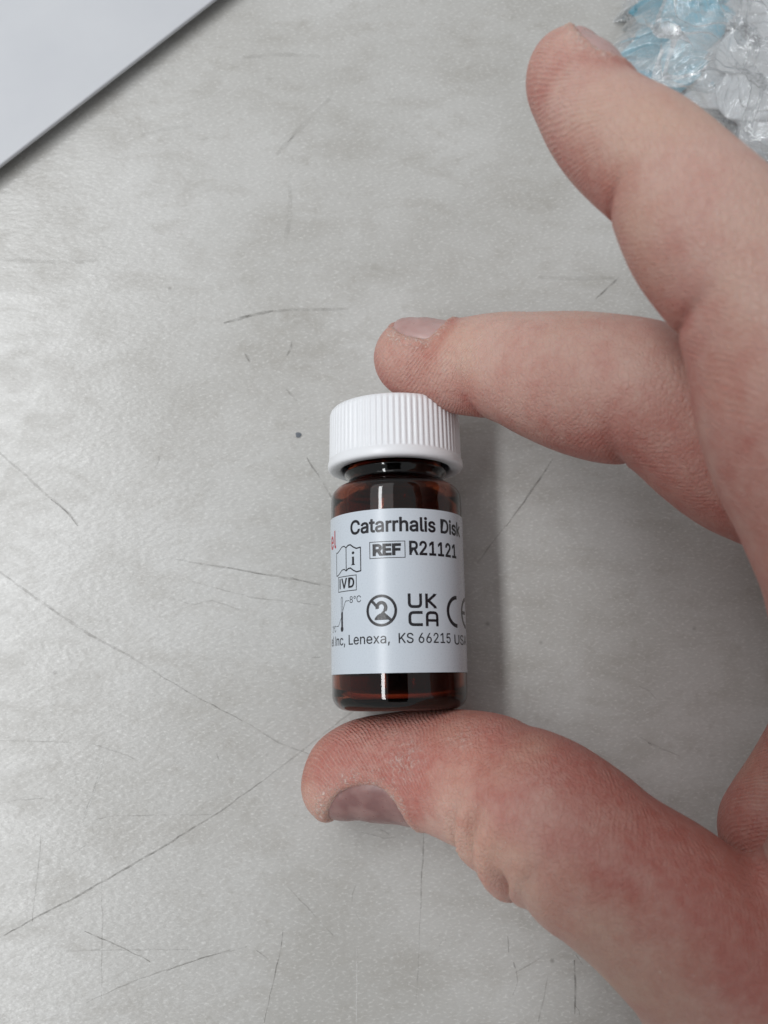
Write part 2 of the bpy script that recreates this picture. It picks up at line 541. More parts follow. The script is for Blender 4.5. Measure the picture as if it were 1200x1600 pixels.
from mathutils.geometry import tessellate_polygon
GLYPH = {"C":[510,[[[293,-7,267,-7,223,-7],[184,4,150,25,116,46],[89,76,70,115,50,154],[40,201,40,254,40,308],[50,354,70,393,89,432],[116,462,150,484,184,505],[223,516,267,516,293,516],[317,512,340,504,363,497],[384,486,402,471,420,457],[436,439,448,418,460,398],[468,374,473,348,451,348],[430,348,408,348,404,366],[398,381,389,395,381,408],[370,419,357,428,345,438],[331,444,315,449,300,454],[284,456,267,456,236,456],[208,448,184,432,159,417],[139,394,125,364,111,334],[103,297,103,254,103,211],[111,175,125,145,140,115],[159,92,184,76,209,61],[236,53,267,53,284,53],[300,55,315,60,331,65],[345,71,357,81,370,90],[381,101,389,114,398,128],[404,143,408,160,430,160],[451,160,473,160,469,135],[460,111,448,91,436,70],[421,52,402,38,384,23],[363,12,341,5,318,-3]]]],"a":[389,[[[182,-9,160,-9,136,-9],[114,-4,94,5,75,14],[59,27,48,45,36,62],[30,83,30,108,30,130],[35,147,43,161,52,175],[63,185,78,193,92,201],[108,207,125,211,143,215],[160,218,178,220,201,223],[219,225,234,227,248,228],[258,231,265,235,272,239],[276,245,276,255,276,255],[276,256,276,257,276,272],[273,286,267,297,261,308],[252,316,240,322,228,328],[213,331,196,331,178,331],[162,328,149,322,136,317],[126,309,118,301,110,292],[104,283,100,274,80,280],[61,285,41,291,50,314],[62,332,79,346,95,360],[113,369,133,375,153,381],[173,384,194,384,208,384],[223,383,239,379,255,376],[271,370,286,360,301,351],[313,338,322,320,332,303],[337,280,337,251,337,168],[337,84,337,0,317,0],[297,0,277,0,277,17],[277,35,277,52,275,52],[274,52,272,52,268,43],[261,34,252,25,243,15],[230,7,215,1,200,-5]],[[155,45,170,45,193,45],[212,50,228,59,243,68],[255,79,263,93,271,107],[276,122,276,138,276,155],[276,173,276,190,273,187],[268,184,259,182,251,180],[242,178,231,176,221,174],[210,172,200,171,190,170],[182,169,175,168,161,166],[147,163,134,159,121,154],[111,148,103,139,96,131],[92,119,92,105,92,92],[95,81,102,72,109,63],[118,57,130,52,142,48]]]],"t":[227,[[[138,379,204,379,204,362],[204,344,204,327,138,327],[72,327,6,327,6,344],[6,362,6,379,72,379]],[[65,345,65,471,85,471],[106,471,126,471,126,347],[126,222,126,98,126,81],[129,69,136,61,143,54],[154,50,170,50,174,50],[179,50,185,51,191,52],[197,53,202,54,206,36],[209,19,213,2,207,0],[200,-2,192,-3,184,-4],[176,-4,168,-4,136,-4],[110,4,92,21,74,38],[65,62,65,93,65,219]]]],"r":[259,[[[73,0,53,0,53,126],[53,253,53,379,72,379],[92,379,112,379,112,360],[112,340,112,321,113,321],[114,321,115,321,122,340],[135,355,152,367,170,379],[190,385,213,385,218,385],[223,385,229,384,235,384],[240,384,243,384,243,363],[243,343,243,322,242,323],[237,323,230,324,223,325],[215,326,207,326,189,326],[173,322,159,315,145,307],[134,297,126,284,118,270],[114,255,114,237,114,158],[114,79,114,0,93,0]]]],"h":[410,[[[114,249,114,227,114,151],[114,76,114,0,93,0],[73,0,53,0,53,170],[53,339,53,509,73,509],[93,509,114,509,114,435],[114,361,114,287,110,287],[106,287,102,287,114,322],[131,347,152,362,174,377],[199,384,227,384,253,384],[276,379,295,369,315,358],[330,342,341,321,352,299],[357,273,357,240,357,160],[357,80,357,0,337,0],[316,0,296,0,296,78],[296,157,296,235,296,265],[288,288,273,304,258,321],[237,329,210,329,192,329],[175,325,161,317,146,309],[135,298,126,283,118,267]]]],"l":[189,[[[147,-2,139,-2,110,-2],[88,5,74,20,60,35],[53,57,53,84,53,226],[53,367,53,509,73,509],[93,509,114,509,114,372],[114,235,114,99,114,81],[116,69,120,62,125,55],[133,52,146,52,152,52],[157,52,160,53,164,53],[167,54,170,54,173,37],[177,20,181,3,175,1],[169,0,162,-1,154,-2]]]],"i":[167,[[[73,0,53,0,53,126],[53,253,53,379,73,379],[93,379,114,379,114,253],[114,126,114,0,93,0]],[[95,443,84,443,72,443],[62,447,54,455,45,462],[41,472,41,483,41,494],[45,504,54,512,62,520],[72,524,84,524,95,524],[106,520,114,512,122,504],[126,494,126,483,126,472],[122,462,114,455,106,447]]]],"s":[365,[[[211,-8,182,-8,156,-8],[133,-4,112,3,92,11],[75,23,62,38,49,53],[40,72,36,94,55,98],[74,102,94,107,99,86],[109,70,124,60,139,50],[158,45,181,45,208,45],[229,51,244,62,260,74],[268,87,268,103,268,116],[263,127,254,136,245,144],[231,151,212,155,191,160],[170,165,149,170,115,178],[89,191,72,208,55,225],[47,247,47,274,47,296],[53,315,65,332,77,348],[94,361,115,370,136,380],[160,384,187,384,213,384],[235,380,254,372,272,365],[287,353,299,339,310,325],[319,309,324,290,305,286],[287,281,268,277,263,292],[255,304,243,316,230,327],[212,333,187,333,165,333],[146,327,131,317,116,306],[109,293,109,277,109,263],[114,252,124,243,134,235],[150,228,172,223,191,218],[210,214,229,209,264,201],[290,188,306,171,323,154],[331,133,331,107,331,84],[325,64,312,47,300,30],[282,16,260,6,237,-3]]]],"D":[502,[[[271,0,219,0,178,0],[137,0,96,0,96,19],[96,38,96,57,136,57],[175,57,215,57,256,57],[291,65,318,81,345,97],[366,119,379,149,392,179],[399,214,399,255,399,296],[392,331,379,361,366,390],[346,412,320,428,293,444],[260,452,221,452,178,452],[136,452,93,452,93,471],[93,490,93,509,137,509],[181,509,225,509,275,509],[317,499,353,478,388,458],[415,429,433,391,452,353],[462,308,462,255,462,202],[452,157,433,119,414,81],[387,51,351,31,314,10]],[[103,509,125,509,125,339],[125,170,125,0,103,0],[82,0,60,0,60,170],[60,339,60,509,82,509]]]],"k":[381,[[[132,158,110,137,110,162],[110,187,110,212,113,212],[117,212,121,212,175,268],[230,323,284,379,310,379],[335,379,360,379,301,319],[243,259,184,199,182,199],[179,199,177,199,155,178]],[[73,0,53,0,53,170],[53,339,53,509,73,509],[93,509,114,509,114,339],[114,170,114,0,93,0]],[[320,0,294,0,245,62],[197,124,148,186,162,200],[177,214,191,229,252,152],[312,76,372,0,346,0]]]],"R":[449,[[[82,0,60,0,60,170],[60,339,60,509,119,509],[177,509,236,509,275,509],[307,502,333,489,359,475],[378,457,390,433,403,410],[409,382,409,352,409,321],[403,295,390,271,378,248],[359,230,333,217,307,204],[275,198,236,198,189,198],[143,198,96,198,96,217],[96,236,96,255,142,255],[188,255,234,255,260,255],[281,259,298,267,314,275],[326,286,334,300,341,315],[345,332,345,352,345,372],[341,390,334,405,326,420],[314,431,298,440,281,448],[259,452,233,452,197,452],[161,452,125,452,125,301],[125,151,125,0,103,0]],[[378,0,353,0,312,76],[271,153,230,229,254,229],[279,229,303,229,344,153],[386,76,428,0,403,0]]]],"E":[419,[[[165,0,60,0,60,170],[60,339,60,509,164,509],[268,509,372,509,372,490],[372,471,372,452,290,452],[207,452,125,452,125,396],[125,341,125,286,202,286],[278,286,355,286,355,267],[355,248,355,229,278,229],[202,229,125,229,125,172],[125,114,125,57,208,57],[292,57,375,57,375,38],[375,19,375,0,270,0]]]],"F":[410,[[[82,0,60,0,60,170],[60,339,60,509,163,509],[266,509,369,509,369,490],[369,471,369,452,288,452],[206,452,125,452,125,394],[125,336,125,278,198,278],[272,278,346,278,346,259],[346,240,346,221,272,221],[198,221,125,221,125,147],[125,74,125,0,103,0]]]],"2":[453,[[[172,0,64,0,64,16],[64,32,64,47,121,108],[177,168,234,229,254,249],[270,267,282,282,295,298],[304,313,311,327,317,341],[320,356,320,371,320,390],[316,405,308,419,299,432],[288,442,273,449,259,456],[242,460,224,460,204,460],[187,456,172,447,158,439],[147,428,139,413,131,399],[127,382,127,362,107,362],[86,362,66,362,66,392],[72,419,86,442,100,465],[119,483,143,496,167,509],[194,516,225,516,255,516],[282,509,306,497,329,484],[348,467,361,445,374,424],[381,399,381,372,381,354],[378,335,371,318,364,300],[353,280,336,259,319,237],[296,211,267,180,229,140],[191,100,153,60,153,59],[153,58,153,57,231,57],[310,57,389,57,389,38],[389,19,389,0,281,0]]]],"1":[453,[[[181,0,76,0,76,18],[76,36,76,55,181,55],[286,55,391,55,391,36],[391,18,391,0,286,0]],[[250,509,276,509,276,339],[276,170,276,0,255,0],[234,0,212,0,212,149],[212,299,212,448,211,448],[210,448,209,448,168,418],[127,388,86,358,86,381],[86,404,86,427,123,454],[161,481,198,509,224,509]]]],"I":[301,[[[111,0,31,0,31,19],[31,38,31,57,60,57],[89,57,118,57,118,189],[118,320,118,452,89,452],[60,452,31,452,31,471],[31,490,31,509,111,509],[190,509,269,509,269,490],[269,471,269,452,240,452],[212,452,183,452,183,320],[183,189,183,57,212,57],[240,57,269,57,269,38],[269,19,269,0,190,0]]]],"V":[480,[[[229,0,204,0,141,170],[79,339,16,509,39,509],[62,509,84,509,120,408],[156,307,192,206,198,189],[206,166,215,137,224,109],[235,73,248,31,243,31],[239,31,235,31,247,74],[258,110,267,138,276,166],[284,189,290,206,325,307],[360,408,395,509,417,509],[440,509,463,509,401,339],[340,170,278,0,253,0]]]],"8":[453,[[[260,-7,226,-7,192,-7],[162,-1,136,11,109,24],[89,40,74,62,59,83],[52,108,52,135,52,157],[56,177,65,195,74,213],[86,229,101,241,116,253],[133,261,153,265,153,265],[153,266,153,267,128,273],[108,287,93,308,78,329],[70,353,70,380,70,406],[77,429,90,450,104,470],[122,486,146,498,169,510],[196,516,226,516,256,516],[283,510,306,498,329,486],[348,470,361,450,375,429],[382,406,382,380,382,353],[374,329,359,308,344,287],[325,273,300,267,300,266],[300,265,300,265,319,261],[336,253,351,241,366,229],[378,213,387,195,396,177],[401,157,401,135,401,108],[393,83,378,62,364,40],[343,24,317,11,291,-1]],[[204,49,226,49,249,49],[268,53,285,60,301,68],[314,78,323,91,332,105],[337,121,337,139,337,158],[332,174,322,189,313,203],[300,214,283,223,266,231],[247,235,226,235,205,235],[186,231,169,223,152,214],[139,203,130,189,120,174],[115,158,115,139,115,121],[120,105,129,91,138,78],[151,68,167,60,184,53]],[[208,290,226,290,244,290],[260,293,274,300,288,307],[299,318,307,330,315,343],[319,358,319,376,319,393],[315,407,308,420,300,433],[289,443,275,449,261,456],[245,460,226,460,208,460],[191,456,177,449,163,443],[152,433,145,420,137,407],[133,393,133,376,133,358],[137,343,145,330,152,318],[163,307,178,300,192,293]]]],"\u00b0":[316,[[[179,283,158,283,137,283],[118,288,101,298,83,309],[69,322,59,340,48,357],[43,376,43,397,43,419],[48,438,59,455,69,473],[83,487,101,497,118,508],[137,513,158,513,179,513],[198,508,216,497,233,487],[247,473,257,455,268,438],[273,419,273,397,273,376],[268,357,257,340,247,322],[233,309,216,298,198,288]],[[147,334,158,334,170,334],[181,337,190,343,200,348],[207,356,213,366,219,375],[222,386,222,397,222,409],[219,420,213,430,207,439],[200,447,190,453,181,459],[170,462,158,462,147,462],[136,459,126,453,116,447],[109,439,103,430,97,420],[95,409,95,397,95,386],[97,375,103,366,109,356],[116,348,126,343,136,337]]]],"e":[404,[[[238,-8,212,-8,175,-8],[143,0,117,16,90,33],[70,56,56,85,41,114],[34,148,34,187,34,226],[41,260,55,290,69,319],[89,343,115,359,141,376],[171,384,205,384,226,384],[246,381,266,374,285,367],[303,356,319,341,335,326],[348,306,357,282,366,258],[371,228,371,194,371,186],[371,178,371,169,272,169],[174,169,75,169,75,187],[75,204,75,221,163,221],[250,221,338,221,329,215],[319,208,310,202,310,227],[306,249,298,269,290,288],[278,303,263,314,247,325],[228,330,205,330,182,330],[163,325,146,313,130,302],[118,288,109,270,100,251],[96,232,96,211,96,200],[96,189,96,178,96,150],[101,126,110,106,120,87],[134,72,151,61,168,51],[189,46,212,46,228,46],[241,48,254,53,266,57],[277,64,285,73,294,82],[301,93,306,105,325,101],[345,96,365,91,359,71],[349,54,335,39,321,24],[303,13,283,4,262,-4]]]],"n":[410,[[[114,249,114,227,114,151],[114,76,114,0,93,0],[73,0,53,0,53,126],[53,253,53,379,72,379],[92,379,112,379,112,349],[112,318,112,287,109,287],[106,287,102,287,114,322],[131,347,152,362,174,377],[199,384,227,384,253,384],[276,379,295,369,314,358],[330,342,341,321,352,299],[357,273,357,240,357,160],[357,80,357,0,337,0],[316,0,296,0,296,78],[296,157,296,235,296,265],[288,288,273,304,258,321],[237,329,210,329,192,329],[175,325,161,317,146,309],[135,298,126,283,118,267]]]],"c":[396,[[[226,-8,207,-8,173,-8],[143,0,117,16,91,33],[71,56,56,85,41,114],[34,149,34,187,34,227],[41,262,56,291,71,321],[91,343,117,360,143,376],[173,384,207,384,226,384],[243,382,260,377,276,372],[292,365,305,356,319,347],[330,335,340,322,350,309],[357,294,362,277,342,272],[322,267,303,262,300,272],[296,281,290,289,285,297],[278,305,270,311,262,317],[253,322,242,325,232,328],[220,330,207,330,182,330],[161,323,145,310,129,297],[116,280,108,258,100,237],[96,213,96,187,96,162],[100,139,108,117,116,96],[129,79,145,66,161,53],[182,46,207,46,220,46],[232,48,243,52,253,55],[263,60,271,66,279,72],[286,80,292,89,297,97],[301,107,304,117,324,112],[343,107,363,102,358,85],[351,70,341,56,332,43],[320,31,306,21,293,12],[277,4,261,-1,244,-6]]]],",":[188,[[[53,-119,38,-119,48,-56],[58,8,68,71,91,71],[114,71,137,71,119,8],[102,-56,84,-119,69,-119]]]],"L":[393,[[[160,0,60,0,60,170],[60,339,60,509,82,509],[103,509,125,509,125,358],[125,208,125,57,203,57],[282,57,361,57,361,38],[361,19,361,0,261,0]]]],"x":[379,[[[44,0,21,0,71,73],[121,145,171,218,171,202],[171,187,171,171,124,240],[76,310,29,379,52,379],[76,379,100,379,116,355],[132,330,147,306,160,287],[170,270,179,253,188,237],[198,221,207,206,197,206],[186,206,175,206,185,221],[194,237,202,253,211,270],[221,287,233,306,249,330],[266,355,282,379,305,379],[328,379,352,379,304,309],[256,239,209,169,209,184],[209,199,209,214,258,143],[308,71,358,0,334,0],[310,0,287,0,268,28],[249,57,231,85,219,103],[209,120,200,136,191,152],[182,167,173,182,183,182],[194,182,205,182,195,167],[186,152,178,136,170,120],[160,103,148,85,129,57],[110,28,91,0,68,0]]]],"K":[467,[[[146,189,104,145,104,169],[104,193,104,216,116,232],[128,247,139,261,151,275],[162,290,174,303,187,317],[199,331,212,344,262,399],[313,454,364,509,392,509],[420,509,448,509,376,431],[304,353,231,276,230,276],[229,276,228,276,187,233]],[[82,0,60,0,60,170],[60,339,60,509,82,509],[103,509,125,509,125,451],[125,392,125,334,124,298],[124,261,124,225,124,214],[124,204,125,193,125,129],[125,64,125,0,103,0]],[[398,0,372,0,311,86],[249,173,188,259,201,276],[215,293,228,309,302,206],[375,103,449,0,423,0]]]],"S":[447,[[[263,-9,224,-9,187,-9],[155,-3,128,9,100,21],[79,38,64,60,49,82],[40,107,38,137,60,137],[82,137,104,137,106,117],[112,101,123,88,134,75],[149,65,166,59,184,52],[203,49,224,49,247,49],[268,53,286,60,304,68],[319,78,329,92,340,105],[346,121,346,139,346,155],[341,169,332,179,323,189],[311,198,296,205,281,211],[264,217,245,222,224,228],[204,234,184,239,142,251],[109,268,86,289,63,311],[52,339,52,372,52,401],[60,426,75,448,90,469],[111,486,138,498,164,510],[194,516,227,516,261,516],[290,510,316,498,342,486],[362,469,377,449,392,428],[400,404,401,378,380,378],[358,378,337,378,335,403],[323,423,302,437,281,451],[256,459,225,459,203,459],[184,455,167,448,151,441],[138,431,129,418,120,406],[115,391,115,376,115,358],[120,344,131,334,142,323],[154,314,169,308,184,302],[199,297,212,293,230,289],[247,284,264,279,279,275],[295,270,312,264,328,257],[344,248,359,238,373,227],[385,214,395,198,404,181],[408,162,408,139,408,111],[401,86,386,64,372,41],[351,24,323,11,296,-2]]]],"6":[453,[[[258,-7,226,-7,195,-7],[167,0,142,15,118,29],[98,49,84,74,71,100],[64,129,64,162,64,186],[69,212,80,239,91,266],[110,300,137,340,176,396],[214,453,252,509,276,509],[299,509,322,509,265,426],[208,344,151,261,149,261],[147,261,145,261,150,271],[157,280,165,288,174,296],[184,302,196,307,207,312],[221,314,235,314,266,314],[293,308,316,295,339,282],[357,263,370,240,382,216],[389,189,389,157,389,125],[382,97,368,73,354,48],[334,28,310,14,286,0]],[[207,48,226,48,246,48],[264,53,279,63,294,72],[306,85,314,101,323,118],[327,136,327,157,327,178],[323,197,314,213,306,230],[294,242,279,251,264,261],[246,265,226,265,207,265],[189,261,174,252,159,243],[147,230,138,214,129,198],[125,179,125,158,125,137],[129,118,138,102,147,85],[159,72,174,63,189,53]]]],"5":[453,[[[254,-7,221,-7,191,-7],[164,-1,140,11,116,23],[97,39,83,60,69,81],[61,104,60,130,81,130],[101,130,122,130,124,115],[129,101,138,89,147,77],[159,67,173,60,188,53],[204,50,221,50,242,50],[260,55,276,64,292,74],[305,87,314,104,323,121],[328,141,328,162,328,184],[323,204,314,221,304,238],[291,252,275,262,258,272],[239,277,218,277,201,277],[184,274,167,268,151,263],[138,255,128,246,108,248],[88,250,67,253,77,338],[86,423,96,509,186,509],[276,509,366,509,366,490],[366,471,366,452,294,452],[222,452,151,452,145,402],[139,352,134,301,135,301],[135,301,136,301,147,311],[161,319,178,325,194,331],[211,334,229,334,253,334],[274,329,294,321,313,313],[331,301,345,285,359,270],[371,252,379,231,387,210],[391,188,391,163,391,130],[384,101,369,76,354,50],[334,30,309,15,283,1]]]],"U":[517,[[[299,-8,259,-8,219,-8],[184,0,154,15,124,31],[101,53,85,80,68,107],[60,138,60,173,60,285],[60,397,60,509,81,509],[103,509,124,509,124,399],[124,288,124,178,124,154],[130,132,141,113,152,94],[167,79,187,68,207,57],[231,52,259,52,287,52],[311,57,331,68,351,79],[366,94,377,113,387,132],[393,154,393,178,393,288],[393,399,393,509,414,509],[436,509,457,509,457,397],[457,285,457,173,457,138],[449,107,433,80,416,53],[393,31,363,15,334,0]]]],"A":[480,[[[39,0,16,0,78,170],[140,339,201,509,226,509],[251,509,276,509,338,339],[401,170,463,0,440,0],[418,0,395,0,359,101],[323,202,287,302,281,321],[273,344,264,372,255,400],[245,435,232,478,236,478],[241,478,245,478,233,435],[222,399,213,371,204,343],[196,320,191,302,155,202],[120,101,85,0,62,0]],[[197,142,110,142,110,161],[110,180,110,199,197,199],[283,199,370,199,370,180],[370,161,370,142,283,142]]]]}
GLYPH["I"] = [158, [[[46, y0, 46, y0, 46, y0] if 0 else [x0, y0, x0, y0, x0, y0] for x0, y0 in ((46, 0), (101, 0), (101, 498), (46, 498))]]]
_gcache = {}


def glyph(ch, bold):
    """Filled outline of one letter in em units; weight is added as a stroke along the outline."""
    key = (ch, round(bold, 4))
    if key in _gcache: return _gcache[key]
    adv, spl = GLYPH[ch]
    loops = []
    for s in spl:
        q = np.array(s, float).reshape(-1, 3, 2) / 1000
        pts = []
        for k in range(len(q)):
            p0, p1, p2, p3 = q[k][1], q[k][2], q[(k + 1) % len(q)][0], q[(k + 1) % len(q)][1]
            straight = np.linalg.norm(np.cross(p3 - p0, p1 - p0)) < 2e-3 * max(1e-6, np.linalg.norm(p3 - p0)) and np.linalg.norm(np.cross(p3 - p0, p2 - p0)) < 2e-3 * max(1e-6, np.linalg.norm(p3 - p0))
            for w in ([0] if straight else [0, .34, .67]):
                pts.append((1 - w) ** 3 * p0 + 3 * (1 - w) ** 2 * w * p1 + 3 * (1 - w) * w * w * p2 + w ** 3 * p3)
        keep = []
        for p_ in pts:
            if not keep or np.linalg.norm(p_ - keep[-1]) > 3e-3: keep.append(p_)
        if np.linalg.norm(keep[0] - keep[-1]) < 3e-3: keep.pop()
        loops.append(keep)
    vv, ff = [], []
    for gi, g in enumerate([[l] for l in loops] if ch in "tkK1i" else [loops]):
        b = len(vv)
        L3 = [[Vector((p_[0], p_[1], 0)) for p_ in l] for l in g]
        vv += [(p_.x, p_.y, gi) for l in L3 for p_ in l]
        ff += [tuple(b + i for i in tri) for tri in tessellate_polygon(L3)]
    if bold > 0:
        st = Print()
        for l in loops: st.line([tuple(p_) for p_ in l], 2 * bold, True)
        b = len(vv)
        vv += [(x, y, 3) for x, y, _ in st.v]; ff += [tuple(b + i for i in f) for f in st.f]
    _gcache[key] = (adv / 1000, vv, ff)
    return _gcache[key]


class Print:
    """Ink on the label, gathered in label millimetres."""
    def __init__(self): self.v, self.f = [], []

    def add(self, vv, ff):
        b = len(self.v); self.v += vv; self.f += [tuple(b + i for i in q) for q in ff]

    def text(self, s, u0, w0, u1, caph, bold=0.0, track=0.0):
        """Baseline from (u0, w0); the run is stretched to end at u1."""
        sc = caph / 0.498
        x = 0.0; items = []
        for ch in s:
            if ch == ' ': x += 0.19; continue
            adv, vv, ff = glyph(ch, bold)
            items.append((x, vv, ff)); x += adv + track
        xs = [x0 + v[0] for x0, vv, ff in items for v in vv]
        lo, hi = min(xs), max(xs)
        sx = (u1 - u0) / (hi - lo)
        for x0, vv, ff in items:
            self.add([(u0 + (x0 + v[0] - lo) * sx, w0 + v[1] * sc, v[2]) for v in vv], ff)
        return self

    def line(self, pts, wd, closed=False):
        p = np.array(pts, float); n = len(p)
        if closed: p = np.vstack([p, p[:1], p[1:2]])
        d = np.diff(p, axis=0); d /= np.linalg.norm(d, axis=1)[:, None]
        m = len(p) - 1 if closed else len(p)
        vv = []
        for k in range(m if not closed else n + 1):
            a = d[k - 1] if k > 0 else (d[n - 1] if closed else d[0])
            b = d[k] if k < len(d) else d[-1]
            nn = np.array([-(a + b)[1], (a + b)[0]]); nn /= np.linalg.norm(nn)
            ms = 1 / max(0.5, abs(nn @ np.array([-b[1], b[0]])))
            q = nn * wd / 2 * ms
            vv += [(*(p[k] + q), 0), (*(p[k] - q), 0)]
        cnt = len(vv) // 2
        self.add(vv, [(2 * k, 2 * k + 1, 2 * k + 3, 2 * k + 2) for k in range(cnt - 1)])
        return self

    def arc(self, cx, cy, rx, ry, a0, a1, wd, n=28):
        return self.line([(cx + rx * math.cos(rad(a0 + (a1 - a0) * k / n)), cy + ry * math.sin(rad(a0 + (a1 - a0) * k / n))) for k in range(n + 1)], wd)

    def poly(self, pts):
        self.add([(x, y, 0) for x, y in pts], [tuple(range(len(pts)))]); return self

    def disc(self, cx, cy, rx, ry=None):
        ry = ry or rx
        return self.poly([(cx + rx * math.cos(a), cy + ry * math.sin(a)) for a in np.linspace(0, 2 * math.pi, 20, endpoint=False)])

    def box(self, x0, y0, x1, y1, wd):
        return self.line([(x0, y0), (x1, y0), (x1, y1), (x0, y1)], wd, True)

    def build(self, name, mat, lift=0.012, lab=None):
        bm = bmesh.new()
        vs = [bm.verts.new(v) for v in self.v]
        for q in self.f:
            try: bm.faces.new([vs[i] for i in q])
            except ValueError: pass
        bm.faces.ensure_lookup_table()
        lo = min(v[0] for v in self.v); hi = max(v[0] for v in self.v)
        u = math.floor(lo) + 0.35
        while u < hi:     # slice so that the ink bends round the vial
            geo = bm.verts[:] + bm.edges[:] + bm.faces[:]
            bmesh.ops.bisect_plane(bm, geom=geo, plane_co=(u, 0, 0), plane_no=(1, 0, 0), dist=1e-6)
            u += 0.7
        for v in bm.verts:
            v.co = cyl(v.co.x, v.co.y, RL + lift + v.co.z * 0.004)
        bmesh.ops.recalc_face_normals(bm, faces=bm.faces)
        for f in bm.faces:
            c = f.calc_center_median()
            if f.normal.x * c.x + f.normal.y * c.y < 0: f.normal_flip()
        me = bpy.data.meshes.new(name); bm.to_mesh(me); bm.free()
        me.materials.append(mat)
        o = link(bpy.data.objects.new(name, me), label)
        if lab: o["label"] = lab
        return o


Print().text("Catarrhalis Disk", -7.72, 25.9, 12.35, 1.97, 0.021).build("printed_text", M_INK, lab="bold black product name printed along the top of the label")
Print().box(-4.27, 21.97, 1.0, 24.38, 0.11).text("REF", -3.83, 22.42, 0.42, 1.5, 0.042).build("printed_symbol", M_INK, lab="boxed REF symbol")
Print().text("R21121", 1.62, 22.40, 10.55, 1.92, 0.021).build("printed_text", M_INK, lab="bold black catalogue number R21121")
Print().text("el", -14.1, 24.46, -11.58, 2.55, 0.014, 0.06).build("printed_text", M_RED, lab="red bold word ending el, cut off by the curve of the vial")

bk = Print()
wob = lambda x0, x1, y0, y1, n=8, bulge=0.28: [(x0 + (x1 - x0) * k / n, y0 + (y1 - y0) * k / n + bulge * math.sin(2 * math.pi * k / n) * (1 if y1 < y0 else -1)) for k in range(n + 1)]
left_top = [(-11.41, 23.55), (-11.0, 23.55), (-10.4, 23.85), (-9.8, 24.28), (-9.2, 24.35), (-8.73, 24.05)]
right_top = [(-8.73, 24.05), (-8.3, 24.35), (-7.8, 24.40), (-7.2, 24.0), (-6.6, 23.72), (-5.83, 23.82)]
left_bot = [(x, y - 3.50) for x, y in left_top]
right_bot = [(x, y - 3.50) for x, y in right_top]
bk.line(left_top, .16).line(right_top, .2).line(left_bot, .16).line(right_bot, .2)
bk.line([(-11.41, 23.6), (-11.41, 20.0)], .14).line([(-8.73, 24.1), (-8.73, 20.5)], .17).line([(-5.83, 23.88), (-5.83, 20.25)], .16)
bk.disc(-7.24, 23.12, .25, .22).poly([(-7.5, 22.55), (-7.05, 22.55), (-7.05, 21.5), (-6.85, 21.28), (-7.68, 21.28), (-7.44, 21.5), (-7.44, 22.4)])
bk.build("printed_symbol", M_INK, lab="open book symbol with a letter i")
Print().box(-10.84, 17.55, -6.67, 19.77, 0.12).text("IVD", -10.48, 18.03, -7.05, 1.38, 0.024, 0.06).build("printed_symbol", M_INK, lab="boxed IVD symbol")

th = Print()
th.line([(-10.05, 12.2), (-10.08, 16.45), (-9.98, 16.72), (-9.80, 16.72), (-9.68, 16.45), (-9.70, 12.2)], .10)
th.poly([(-10.05, 12.0), (-9.72, 12.0), (-9.66, 14.65), (-10.08, 14.35)]).disc(-9.90, 12.0, .36, .42)
th.line([(-9.72, 14.6), (-8.95, 16.08), (-8.15, 16.08)], .10)
th.line([(-10.15, 13.6), (-10.90, 12.49), (-11.66, 12.49)], .10)
th.text("8°C", -8.02, 15.72, -5.86, 0.95, 0.0)
th.text("2°C", -13.4, 11.66, -11.85, 0.95, 0.0)
th.build("printed_symbol", M_INK, lab="thermometer symbol marked 2 and 8 degrees C")

nr = Print()
cx, cy, ro = -2.64, 14.32, 2.12
nr.arc(cx, cy, ro, ro, 0, 360, .40, 56)
c45 = math.cos(rad(45))
nr.line([(cx - ro * c45, cy + ro * c45), (cx - .45, cy + .35)], .42).line([(cx + .30, cy - .42), (cx + ro * c45, cy - ro * c45)], .42)
nr.arc(cx + .02, cy + .42, .64, .72, 195, -40, .52, 20)
nr.line([(cx + .52, cy + .0), (cx + .1, cy - .45), (cx - .1, cy - .75)], .34)
nr.poly([(cx - 1.05, cy - 1.36), (cx + .95, cy - 1.36), (cx + .95, cy - 1.02), (cx + .45, cy - .62), (cx + .12, cy - .45), (cx - .22, cy - .42), (cx - .62, cy - .66), (cx - .98, cy - 1.05)])
nr.build("printed_symbol", M_INK, lab="crossed out 2 in a circle, the do not reuse symbol")


def corner_path(pts, r, n=5):
    """Polyline with its inner corners rounded."""
    out = [pts[0]]
    for a, b, c in zip(pts, pts[1:], pts[2:]):
        a, b, c = map(np.array, (a, b, c))
        d0 = (a - b) / np.linalg.norm(a - b); d1 = (c - b) / np.linalg.norm(c - b)
        p0, p1 = b + d0 * r, b + d1 * r
        for k in range(n + 1):
            s = k / n
            out.append(tuple((1 - s) ** 2 * p0 + 2 * s * (1 - s) * b + s * s * p1))
    out.append(pts[-1])
    return out


